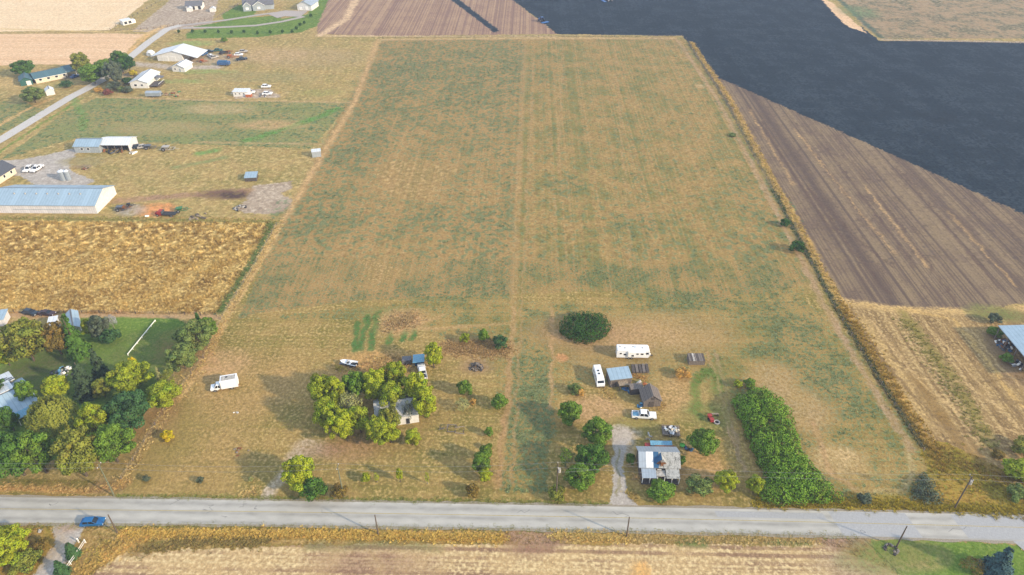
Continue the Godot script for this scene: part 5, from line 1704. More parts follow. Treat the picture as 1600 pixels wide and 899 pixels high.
func tractor(label: String, where: Vector3, turn: float, paint: Material) -> void:
	var o := thing("tractor", label, "tractor", where, turn)
	part("bonnet", sh().bevel_box(Vector3(1.5, 1.35, 0), Vector3(2.2, 1.0, 1.0), 0.15), paint, o)
	part("chassis", sh().box(Vector3(0.6, 0.8, 0), Vector3(4.2, 0.4, 0.8)), M.black, o)
	cabin(o, paint, -1.3, 0.5, 1.6, 3.0, 0.95, 0.2, 0.1)
	for z in [-1.15, 1.15]:
		wheel(o, -0.8, z, 0.95, 0.6)
		wheel(o, 1.9, z * 0.85, 0.62, 0.45)
	part("exhaust", sh().tube(Vector3(1.2, 1.8, 0.4), Vector3(1.2, 2.9, 0.4), 0.06, 0.06, 6), M.steel, o)
	part("harrow", sh().box(Vector3(-3.6, 0.5, 0), Vector3(1.8, 0.3, 5.0)), M.farm_blue, o)
	part("drawbar", sh().box(Vector3(-2.3, 0.6, 0), Vector3(1.4, 0.2, 0.3)), M.steel, o)

func face_px(ax: float, ay: float, bx: float, by: float) -> float:
	return lot(ax, ay, bx, by)[1]

func heap(called: String, label: String, category: String, where: Vector3, r: float, h: float, mats: Array, n: int, seed_: int, piece := 0.35) -> Node3D:
	# a pile of odd pieces
	rng.seed = seed_
	var o := thing(called, label, category, where)
	for i in n:
		var t := rng.randf() * TAU
		var d := sqrt(rng.randf()) * r
		var y := (1.0 - d / r) * h * rng.randf_range(0.3, 1.0) + piece * 0.2
		var s := Vector3(piece * rng.randf_range(0.6, 2.2), piece * rng.randf_range(0.25, 0.8), piece * rng.randf_range(0.4, 1.1))
		part("piece", sh().bevel_box(Vector3(cos(t) * d, y, sin(t) * d), s, minf(s.y, s.z) * 0.2, Basis.from_euler(Vector3(rng.randfn() * 0.25, rng.randf() * TAU, rng.randfn() * 0.25))), mats[i % mats.size()], o)
	return o

func build_vehicles() -> void:
	car("blue hatchback car pulling out of the lane onto the road", at(146, 819), 0.09, M.blue_car, 0.12)
	pickup("white crew cab pickup truck below the weathered barn", at(1006, 652), -0.06, M.car_white, "pickup_truck", "tool")
	pickup("white pickup truck parked by the bungalow, nearer its wall", at(46, 266), face_px(55, 258, 40, 269), M.car_white, "pickup_truck", "junk")
	pickup("white pickup truck parked beside another in the farm yard", at(58, 266), face_px(66, 260, 52, 269), M.car_white)
	pickup("old white pickup truck with dark junk beside the lime trees", at(660, 584), PI * 0.5 + 0.25, M.car_white, "pickup_truck", "junk")
	car("dark teal car parked on the lane below the golden field", at(48, 491), face_px(38, 489, 58, 493), M.car_dark, 0.1)
	car("dark maroon car parked behind the dark conifer", at(74, 492), face_px(64, 491, 84, 493), M.car_maroon)
	car("blue car under the green roofed house's carport", at(117, 121), face_px(110, 123, 122, 119), M.car_blue)
	# white van facing the road
	var o := thing("camper_van", "white camper van with dark windscreen beside the tin roofed shed", "van", at(935, 594), -PI / 2 + 0.12)
	part("body", sh().rings_of([[3.0, 0.95, 0.4], [3.05, 1.02, 0.6], [3.0, 1.02, 1.3], [2.75, 0.98, 1.9, -0.25], [2.6, 0.9, 2.5, -0.4], [2.45, 0.78, 2.62, -0.42]], Vector3.ZERO), M.car_white, o)
	part("windscreen", sh().hexa([Vector3(2.62, 1.36, 0.84), Vector3(2.93, 1.36, 0.84), Vector3(2.93, 1.36, -0.84), Vector3(2.62, 1.36, -0.84), Vector3(2.1, 2.12, 0.8), Vector3(2.48, 2.02, 0.8), Vector3(2.48, 2.02, -0.8), Vector3(2.1, 2.12, -0.8)]), M.glass, o)
	for s in [-1.0, 1.0]:
		for x in [1.6, 0.2, -1.4]:
			part("side_window", sh().box(Vector3(x, 1.75, s * 0.985), Vector3(1.0, 0.5, 0.06)), M.glass, o)
	for x in [-0.6, 0.5]:
		part("roof_vent", sh().box(Vector3(x, 2.66, 0.1), Vector3(0.5, 0.12, 0.5)), M.black, o)
	for x in [-1.9, 2.0]:
		for z in [-0.92, 0.92]:
			wheel(o, x, z, 0.38)
	lamps(o, 3.0, -3.05, 0.8, 0.75)
	part("bumper", sh().box(Vector3(3.05, 0.5, 0), Vector3(0.16, 0.22, 1.9)), M.black, o)
	# long white travel trailer
	o = thing("travel_trailer", "long white travel trailer parked in dry grass", "trailer", at(988, 557), 0.0)
	var L := 8.6
	part("body", sh().extrude(PackedVector2Array([Vector2(-L / 2, 0.55), Vector2(L / 2 - 0.4, 0.55), Vector2(L / 2, 1.2), Vector2(L / 2 - 0.1, 2.5), Vector2(L / 2 - 0.5, 3.0), Vector2(-L / 2 + 0.15, 3.0), Vector2(-L / 2, 2.8)]), -1.2, 1.2), M.car_white, o)
	part("slide_out", sh().bevel_box(Vector3(0.8, 1.9, 1.3), Vector3(4.4, 1.7, 0.5), 0.05), M.trim, o)
	for a in [[-3.3, 1.9, 0.5, 0.4], [-2.2, 1.6, 0.6, 0.5], [3.6, 2.0, 0.7, 0.6]]:
		part("window", sh().box(Vector3(a[0], a[1], 1.21), Vector3(a[2], a[3], 0.06)), M.glass, o)
	for a in [[-0.2, 1.5, 0.6, 0.5], [1.0, 2.1, 0.6, 0.4], [2.2, 2.1, 0.7, 0.45]]:
		part("window", sh().box(Vector3(a[0], a[1], 1.56), Vector3(a[2], a[3], 0.06)), M.glass, o)
	part("door", sh().box(Vector3(-1.75, 1.6, 1.21), Vector3(0.02, 1.8, 0.05)), M.steel, o)
	for a in [[-2.2, 0.2], [0.0, -0.3], [2.4, 0.1], [-3.4, -0.4]]:
		part("roof_vent", sh().bevel_box(Vector3(a[0], 3.05, a[1]), Vector3(0.42, 0.12, 0.42), 0.04), M.concrete, o)
	part("air_conditioner", sh().bevel_box(Vector3(1.0, 3.12, -0.1), Vector3(0.9, 0.26, 0.6), 0.08), M.trim, o)
	for x in [-1.1, -0.35]:
		for z in [-1.12, 1.12]:
			wheel(o, x, z, 0.34)
	part("hitch", sh().box(Vector3(L / 2 + 0.4, 0.5, 0), Vector3(1.2, 0.1, 0.4)), M.black, o)
	part("gas_bottle", sh().tube(Vector3(L / 2 + 0.3, 0.55, 0), Vector3(L / 2 + 0.3, 1.1, 0), 0.16, 0.14, 8), M.trim, o)
	# box camper on a pickup
	o = thing("box_truck", "white box camper truck standing on the mown western grass", "truck", at(354, 606), PI + 0.28)
	var s := sh()
	s.rings_of([[0.9, 0.95, 0.45], [0.92, 0.98, 0.7], [0.9, 0.96, 1.05], [0.8, 0.86, 1.12]], Vector3(2.7, 0, 0))
	s.box(Vector3(0.6, 0.6, 0), Vector3(4.0, 0.3, 1.4))
	part("chassis", s, M.car_white, o)
	cabin(o, M.car_white, 1.2, 2.7, 1.1, 1.85, 0.92, 0.5, 0.05)
	part("box_body", sh().bevel_box(Vector3(-1.0, 1.95, 0), Vector3(4.0, 2.5, 2.3), 0.06), M.car_white, o)
	part("roof_panel", sh().box(Vector3(-1.0, 3.215, -0.1), Vector3(3.4, 0.05, 1.7)), M.concrete, o)
	part("roof_vent", sh().bevel_box(Vector3(-0.6, 3.28, 0.2), Vector3(0.45, 0.12, 0.45), 0.04), M.black, o)
	part("door", sh().box(Vector3(-3.02, 1.7, 0.2), Vector3(0.05, 1.8, 0.8)), M.trim, o)
	for x in [-1.4, 2.6]:
		for z in [-0.9, 0.9]:
			wheel(o, x, z, 0.4)
	lamps(o, 3.58, -3.03, 0.8, 0.75)
	# boat
	o = thing("motor_boat", "white motor boat on the dry grass behind the grove", "boat", at(545, 571), PI - 0.22)
	var hull := sh()
	var rib := []
	for i in 8:
		var t := i / 7.0
		var wd := 0.95 * sqrt(maxf(0.0, 1.0 - pow(t, 2.6))) + 0.02
		rib.append([Vector3(-2.3 + 4.6 * t, 1.05 + 0.25 * t * t, wd), Vector3(-2.3 + 4.4 * t, 0.35 + 0.4 * t * t * t, 0.0), Vector3(-2.3 + 4.6 * t, 1.05 + 0.25 * t * t, -wd)])
	for i in 7:
		var a: Array = rib[i]
		var b: Array = rib[i + 1]
		hull.quad(a[1], b[1], b[0], a[0])
		hull.quad(a[2], b[2], b[1], a[1])
		if i > 3:
			hull.quad(a[0], b[0], b[2], a[2])
		else:
			var inner := 0.78
			for k in [0, 2]:
				var ai: Vector3 = a[k] * Vector3(1, 1, inner)
				var bi: Vector3 = b[k] * Vector3(1, 1, inner)
				hull.quad(a[k], b[k], bi, ai)
	hull.tri(rib[0][0], rib[0][2], rib[0][1])
	part("hull", hull, M.car_white, o)
	part("cockpit_floor", sh().box(Vector3(-0.9, 0.75, 0), Vector3(2.6, 0.06, 1.3)), M.black, o)
	for z in [-0.35, 0.35]:
		part("seat", sh().bevel_box(Vector3(-0.5, 0.95, z), Vector3(0.5, 0.4, 0.45), 0.08), M.car_white, o)
	part("windshield", sh().box(Vector3(0.35, 1.3, 0), Vector3(0.06, 0.3, 1.3), Basis(Vector3.BACK, 0.5)), M.glass, o)
	part("outboard_motor", sh().bevel_box(Vector3(-2.45, 1.0, 0), Vector3(0.35, 0.7, 0.35), 0.1), M.black, o)
	part("trailer_frame", sh().box(Vector3(0.2, 0.3, 0), Vector3(4.6, 0.1, 0.9)), M.steel, o)
	for z in [-0.8, 0.8]:
		wheel(o, -0.8, z, 0.28)
	# blue roofed carport and a dark box trailer by the lime tree
	o = thing("tarp_carport", "little carport under a blue tarp beside the lime tree", "carport", at(655, 570), 0.1)
	part("tarp_roof", sh().box(Vector3(0, 2.15, 0), Vector3(3.0, 0.08, 3.2), Basis(Vector3.BACK, 0.05)), M.tarp_pale, o)
	for x in [-1.35, 1.35]:
		for z in [-1.4, 1.4]:
			part("post", sh().box(Vector3(x, 1.05, z), Vector3(0.1, 2.1, 0.1)), M.steel, o)
	part("stored_boxes", sh().box(Vector3(0, 0.6, -0.3), Vector3(2.2, 1.2, 1.8)), M.tarp, o)
	o = thing("utility_trailer", "dark box utility trailer beside the blue carport", "trailer", at(636, 567), 0.1)
	part("box_body", sh().bevel_box(Vector3(0, 1.0, 0), Vector3(2.4, 1.1, 1.8), 0.06), M.dark_shingle, o)
	for z in [-0.95, 0.95]:
		wheel(o, -0.1, z, 0.34)
	part("tow_bar", sh().box(Vector3(-1.7, 0.5, 0), Vector3(1.2, 0.1, 0.1)), M.black, o)
	# red implement, bench seat and hoop on the grass
	o = thing("red_cultivator", "small red farm machine on grass beside the long thicket", "farm machine", at(1110, 657), 0.2)
	part("frame", sh().box(Vector3(0, 0.5, 0), Vector3(0.8, 0.16, 2.2)), M.red, o)
	for z in [-0.7, 0.6]:
		part("hopper", sh().rings_of([[0.25, 0.25, 0.5], [0.5, 0.45, 1.1]], Vector3(0, 0, z)), M.red, o)
	for x in [-0.5, 0.5]:
		part("wheel", sh().tube(Vector3(x - 0.08, 0.4, 0.0), Vector3(x + 0.08, 0.4, 0.0), 0.4, 0.4, 12), M.tyre, o)
	o = thing("wooden_bench", "pale wooden slat bench beside the red machine", "bench", at(1117, 650), 0.05)
	for i in 4:
		part("slat", sh().box(Vector3(0, 0.5 + 0.1 * i, -0.35 + i * 0.2), Vector3(1.7, 0.05, 0.16)), M.tan_wood, o)
	for x in [-0.7, 0.7]:
		part("leg", sh().box(Vector3(x, 0.25, 0), Vector3(0.1, 0.5, 0.7)), M.dark_wood, o)
	o = thing("old_tractor_wheel", "big pale tractor tyre lying flat beside the red machine", "tyre", at(1120, 661))
	var ring := sh()
	for i in 18:
		var t0 := TAU * i / 18
		var t1 := TAU * (i + 1) / 18
		ring.tube(Vector3(cos(t0) * 0.62, 0.2, sin(t0) * 0.62), Vector3(cos(t1) * 0.62, 0.2, sin(t1) * 0.62), 0.17, 0.17, 7, false)
	part("tread", ring, M.concrete, o)
	part("rim_disc", sh().tube(Vector3(0, 0.1, 0), Vector3(0, 0.16, 0), 0.42, 0.42, 12), M.black, o)
	# scrap trailer
	o = thing("scrap_trailer", "flat trailer heaped with grey scrap behind the farmhouse", "trailer", at(1048, 676), -0.08)
	part("deck", sh().box(Vector3(0, 0.5, 0), Vector3(4.1, 0.12, 3.0)), M.old_wood, o)
	for z in [-1.5, 1.5]:
		part("side_rail", sh().box(Vector3(0, 0.68, z), Vector3(4.2, 0.26, 0.08)), M.tan_wood, o)
		wheel(o, -0.2, z * 0.92, 0.3)
	rng.seed = 62
	for i in 34:
		part("scrap", sh().bevel_box(Vector3(rng.randf_range(-1.7, 1.7), 0.7 + rng.randf() * 0.3, rng.randf_range(-1.2, 1.2)), Vector3(rng.randf_range(0.2, 0.9), rng.randf_range(0.1, 0.4), rng.randf_range(0.15, 0.6)), 0.03, Basis(Vector3.UP, rng.randf() * 3.0)), [M.concrete, M.pale_grey, M.black, M.grey_wall, M.trim, M.cream][i % 6], o)
	# small things of the farmstead
	o = thing("paddling_pool", "bright green round tub beside the round farm tree", "tub", at(1066, 697))
	part("side", sh().tube(Vector3(0, 0, 0), Vector3(0, 0.3, 0), 0.55, 0.62, 16, false), M.green, o)
	part("bottom", sh().tube(Vector3(0, 0.02, 0), Vector3(0, 0.06, 0), 0.54, 0.55, 16), M.green, o)
	heap("tarp_heap", "dark blue tarp heap beneath the round farm tree", "tarp", at(1076, 702), 0.9, 0.8, [M.tarp, M.car_dark], 8, 71, 0.6)
	heap("tarp_heap", "blue tarp heap before the tin roofed shed", "tarp", at(979, 610), 1.0, 0.9, [M.tarp, M.farm_blue, M.tarp_pale], 11, 72, 0.5)
	heap("tarp_heap", "pale blue tarps at the weathered barn's corner", "tarp", at(1002, 634), 0.9, 1.0, [M.tarp_pale, M.tarp, M.trim], 9, 73, 0.5)
	heap("household_crates", "grey crates left between lumber stacks and barn", "crates", at(999, 601), 0.5, 0.8, [M.concrete, M.pale_grey], 4, 74, 0.8)
	heap("orange_scrap", "orange scrap beside the grey crates", "scrap", at(1007, 602), 0.7, 0.5, [M.orange, M.rust], 7, 75, 0.4)
	heap("brush_pile", "pile of grey dead branches on the mown plot", "brush pile", at(745, 575), 1.9, 1.0, [M.old_wood, M.dark_wood, M.tan_wood, M.pole], 60, 76, 0.5)
	heap("rubble_heap", "broken concrete heap at the foot of a short pole", "rubble", at(1394, 860), 1.4, 0.8, [M.stone, M.dark_wood, M.black], 14, 77, 0.5)
	heap("white_scrap", "white scrap lying on the mown western grass", "scrap", at(368, 646), 0.6, 0.15, [M.concrete, M.trim], 5, 78, 0.3)
	heap("plank_scrap", "plank and pipe scrap on grass by the gravel approach", "scrap", at(378, 704), 2.0, 0.15, [M.tan_wood, M.rust, M.stone], 8, 79, 0.45)
	heap("stone_heap", "pale stones on the grass beside the lane", "stones", at(61, 833), 0.6, 0.3, [M.concrete, M.stone], 5, 80, 0.4)
	heap("timber_scrap", "pale timber scrap behind the farmhouse addition", "scrap", at(1014, 683), 1.0, 0.2, [M.tan_wood, M.concrete], 6, 81, 0.5)
	heap("yard_clutter", "cluttered heap of pale household things under the spruces", "clutter", at(96, 585), 3.2, 0.8, [M.concrete, M.trim, M.tarp_pale, M.steel, M.black], 30, 82, 0.6)
	for a in [[1543, 545, M.rust, "rusty scrap"], [1556, 552, M.steel, "grey machine scrap"], [1572, 566, M.black, "black scrap"], [1592, 575, M.trim, "white scrap"]]:
		pass
	heap("shed_junk", "rust and grey junk stored along the open pole shed", "junk", at(1572, 540), 2.4, 1.2, [M.rust, M.steel, M.black, M.trim, M.tarp], 26, 83, 0.8)
	heap("shed_junk", "white and dark junk at the pole shed's near post", "junk", at(1592, 572), 1.6, 0.9, [M.trim, M.steel, M.black], 12, 84, 0.7)
	heap("shed_stores", "dark implements stored inside the machine shed", "junk", at(181, 234), 4.5, 1.6, [M.black, M.steel, M.rust, M.dark_wood], 34, 85, 0.9)
	# plank frame ruin on the mown plot
	o = thing("collapsed_pen", "collapsed plank frame of an old pen on the mown plot", "ruin", at(708, 672), -0.05)
	for a in [[-3.0, 0.0, 0.3], [-1.2, -0.7, 0.0], [0.6, -0.6, 0.0], [2.6, 0.2, -0.1], [-1.2, 0.7, 0.0], [0.6, 0.8, 0.0], [2.6, 1.0, 0.1]]:
		part("post", sh().box(Vector3(a[0], 0.5, a[1]), Vector3(0.14, 1.0, 0.14), Basis(Vector3.BACK, a[2])), M.dark_wood, o)
	for a in [[-0.3, 0.95, -0.65, 2.2, 0.0], [1.6, 0.9, -0.2, 2.2, 0.2], [-0.3, 0.2, 0.8, 2.0, 0.1], [1.7, 0.15, 1.1, 2.2, -0.1], [-2.6, 0.3, 0.1, 1.6, 0.5], [-1.3, 0.9, 0.0, 1.5, 1.5]]:
		part("plank", sh().box(Vector3(a[0], a[1], a[2]), Vector3(a[3], 0.08, 0.22), Basis(Vector3.UP, a[4])), M.tan_wood if a[0] > 0 else M.old_wood, o)
	# livestock trailer, far junk yard
	o = thing("livestock_trailer", "silver livestock trailer beside the white roofed house", "trailer", at(241, 151), 0.03)
	part("box_body", sh().extrude(PackedVector2Array([Vector2(-1.2, 0.6), Vector2(1.2, 0.6), Vector2(1.2, 2.2), Vector2(0.8, 2.6), Vector2(-0.8, 2.6), Vector2(-1.2, 2.2)]), -3.5, 3.5, Transform3D(BACK.inverse() * Basis(Vector3.UP, 0), Vector3.ZERO)), M.metal_grey, o)
	for x in [-0.5, 0.4]:
		for z in [-1.1, 1.1]:
			wheel(o, x, z, 0.36)
	part("gooseneck", sh().box(Vector3(3.9, 1.4, 0), Vector3(1.2, 0.3, 0.5)), M.steel, o)
	for a in [[327, 82, 0.3, "car_dark", "dark scrapped car among the far farm's junk"], [329, 89, 2.4, "car_white", "white scrapped car beside the open farm building"], [319, 86, 1.2, "car_blue", "blue scrapped car against the farm building"], [341, 80, 0.2, "wall_green", "green scrapped car at the back of the junk yard"], [349, 84, 1.0, "black", "black scrapped car in the middle of the junk yard"],
			[335, 91, 0.9, "concrete", "grey scrapped car beside the gravel apron"], [373, 87, 0.1, "car_white", "white car parked apart from the junk yard"], [380, 82, 0.2, "concrete", "pale car at the end of the junk yard row"]]:
		car(a[4], at(a[0], a[1]), a[2], M[a[3]], 0.2, "scrap_car", "scrapped vehicles at the far farm")
	pickup("dark pickup truck parked below the pale cars", at(378, 94), 0.5, M.car_dark)
	implement("orange farm implement in the far junk yard", at(361, 90), 0.2, M.orange, 1.6)
	implement("rust red tall implement behind the orange one", at(358, 83), 1.2, M.rust, 1.3)
	implement("orange and white implement beside the far farm building", at(317, 97), 0.1, M.orange, 1.2)
	o = thing("blue_flatbed", "blue covered wagon on the far farm's gravel apron", "wagon", at(350, 102), 0.0)
	part("box_body", sh().bevel_box(Vector3(0, 1.3, 0), Vector3(6.2, 1.5, 2.6), 0.1), M.car_blue, o)
	part("cover", sh().bevel_box(Vector3(-0.6, 2.2, 0), Vector3(4.6, 0.5, 2.4), 0.2), M.tarp, o)
	for x in [-2.0, 2.0]:
		for z in [-1.25, 1.25]:
			wheel(o, x, z, 0.5)
	o = thing("round_tent", "white dome hut beside the wide farm building", "hut", at(236, 86))
	part("dome", sh().ball(Vector3(0, 0.4, 0), Vector3(2.4, 2.4, 2.4), 6, 12), M.white, o)
	part("door", sh().box(Vector3(0.4, 1.0, 2.25), Vector3(1.0, 1.6, 0.3)), M.grey_wall, o)
	o = thing("white_shed", "white little gabled shed beside the lane", "shed", at(73, 150), 0.6)
	gabled(o, 3.6, 4.6, 2.0, 1.2, "z", M.white, M.metal_white, 0.15)
	o = thing("crate_trailer", "orange crate beside the small field hut", "crate", at(389, 151))
	part("box_body", sh().bevel_box(Vector3(0, 0.7, 0), Vector3(2.6, 1.3, 1.8), 0.08), M.orange, o)
	part("lid", sh().box(Vector3(0, 1.4, 0), Vector3(2.7, 0.08, 1.9)), M.trim, o)
	car("white car standing beside the small field hut", at(391, 146), 0.1, M.car_white, 0.25)
	heap("hut_scrap", "grey scrap east of the small field hut", "scrap", at(411, 150), 1.8, 0.8, [M.steel, M.black, M.trim], 12, 86, 0.6)
	car("white small truck beyond the field hut", at(416, 137), 0.1, M.car_white, 0.3)
	car("white car at the far end beside the hut's scrap", at(418, 148), 0.0, M.car_white, 0.2)
	heap("deck_timber", "brown timber lying below the white roofed house", "timber", at(270, 148), 4.0, 0.2, [M.tan_wood, M.rust, M.farm_green], 14, 87, 1.0)
	# yard between barn and pasture
	implement("grey farm implement at the long barn's gable", at(190, 328), 0.1, M.steel, 1.4)
	implement("rust brown farm implement beside the grey one", at(195, 327), 0.5, M.rust, 1.0)
	implement("black farm implement behind the rust brown one", at(203, 323), 0.4, M.black, 0.8)
	o = thing("old_flatbed_truck", "old flatbed truck with red cab beside the orange earth", "truck", at(262, 337), PI - 0.05)
	part("cab", sh().rings_of([[0.8, 0.95, 0.5], [0.85, 1.0, 1.3], [0.6, 0.85, 2.0, -0.15]], Vector3(2.4, 0, 0)), M.red, o)
	part("bonnet", sh().bevel_box(Vector3(3.6, 0.95, 0), Vector3(1.0, 0.8, 1.3), 0.15), M.red, o)
	part("flatbed", sh().box(Vector3(-0.9, 0.95, 0), Vector3(4.8, 0.2, 2.3)), M.black, o)
	part("headboard", sh().box(Vector3(1.45, 1.5, 0), Vector3(0.1, 1.0, 2.2)), M.steel, o)
	for x in [-1.8, 3.2]:
		for z in [-0.95, 0.95]:
			wheel(o, x, z, 0.45)
	implement("green and white farm implement beside the flatbed truck", at(283, 330), 0.3, M.farm_green, 1.4)
	heap("log_row", "grey logs lying on grass below the flatbed truck", "logs", at(310, 340), 3.0, 0.15, [M.tan_wood, M.dark_wood], 10, 88, 0.9)
	heap("white_drum", "white drum lying at the edge of the orange earth", "drum", at(229, 339), 0.5, 0.4, [M.trim, M.concrete], 3, 89, 0.7)
	car("dark car beside the machine shed", at(216, 231), 0.4, M.car_dark, 0.1)
	car("grey car in the row beside the machine shed", at(224, 231), 0.5, M.concrete, 0.1)
	implement("steel harrow frame lying in the machine shed's row", at(234, 232), 0.1, M.steel, 1.5)
	implement("white farm sprayer ending the machine shed's row", at(262, 234), 0.05, M.concrete, 1.8)
	heap("white_boards", "white boards lying before the machine shed", "boards", at(207, 240), 1.4, 0.2, [M.trim, M.concrete], 5, 90, 0.9)
	heap("grass_scrap", "brown scrap in the farm yard's grass island", "scrap", at(133, 264), 1.3, 0.5, [M.rust, M.dark_wood, M.tan_wood], 9, 91, 0.6)
	heap("dirt_scrap", "broken pale scrap on the dirt heaps", "scrap", at(374, 326), 2.2, 0.9, [M.stone, M.concrete, M.black], 14, 92, 0.9)
	tractor("blue tractor with harrow working the ploughed field's edge", at(846, 34), 2.2, M.farm_blue)
	tractor("green tractor far out on the ploughed field", at(951, 2), 0.4, M.farm_green)

# ---------------------------------------------------------------- poles, wires, fences, road
func pole(label: String, px: float, py: float, h: float, m: Material, arm: bool, can: bool) -> Array:
	var p := at(px, py)
	var o := thing("utility_pole", label, "utility pole", p, 0.0, "wooden poles along the road")
	part("shaft", sh().tube(Vector3(0, -0.1, 0), Vector3(0, h, 0), 0.17, 0.11, 8), m, o)
	if arm:
		var a := part("crossarm", sh().box(Vector3(0, h - 0.5, 0), Vector3(0.12, 0.12, 1.6)), M.pole, o)
		for z in [-0.7, 0.7]:
			part("insulator", sh().tube(Vector3(0, h - 0.44, z), Vector3(0, h - 0.2, z), 0.06, 0.04, 6), M.trim, a)
	if can:
		part("transformer", sh().tube(Vector3(0.35, h - 2.4, 0), Vector3(0.35, h - 1.4, 0), 0.3, 0.3, 10), M.concrete, o)
	return [p, h]

func wire(label: String, a: Vector3, b: Vector3, sag: float) -> void:
	var o := thing("overhead_wire", label, "wire", (a + b) / 2 * Vector3(1, 0, 1), 0.0, "wires along the road")
	var s := sh()
	var n := 14
	for i in n:
		var t0 := float(i) / n
		var t1 := float(i + 1) / n
		var p := a.lerp(b, t0) - Vector3(0, sag * 4 * t0 * (1 - t0), 0) - o.position
		var q := a.lerp(b, t1) - Vector3(0, sag * 4 * t1 * (1 - t1), 0) - o.position
		s.tube(p, q, 0.018, 0.018, 4, false)
	part("cable", s, M.wire, o)

func fence(label: String, a: Array, every: float, h: float, m: Material, rails: Array, r: float, rail_r: float, called := "wire_fence") -> void:
	var p := pts(a)
	var o := thing(called, label, "fence", Vector3(p[0].x, 0, p[0].y))
	var last := Vector3.ZERO
	var first := true
	for k in p.size() - 1:
		var n := maxi(1, int(round(p[k].distance_to(p[k + 1]) / every)))
		for i in n + (1 if k == p.size() - 2 else 0):
			var q := p[k].lerp(p[k + 1], float(i) / n)
			var c := Vector3(q.x, 0, q.y) - o.position
			part("post", sh().box(c + Vector3(0, h / 2, 0), Vector3(r, h, r)), m, o)
			if not first:
				for y in rails:
					var d := c - last
					part("rail" if rail_r > 0.05 else "wire", sh().box((c + last) / 2 + Vector3(0, y, 0), Vector3(d.length() - r, rail_r, rail_r * 0.5), Basis(Vector3.UP, atan2(-d.z, d.x))), m if rail_r > 0.05 else M.wire, o)
			first = false
			last = c

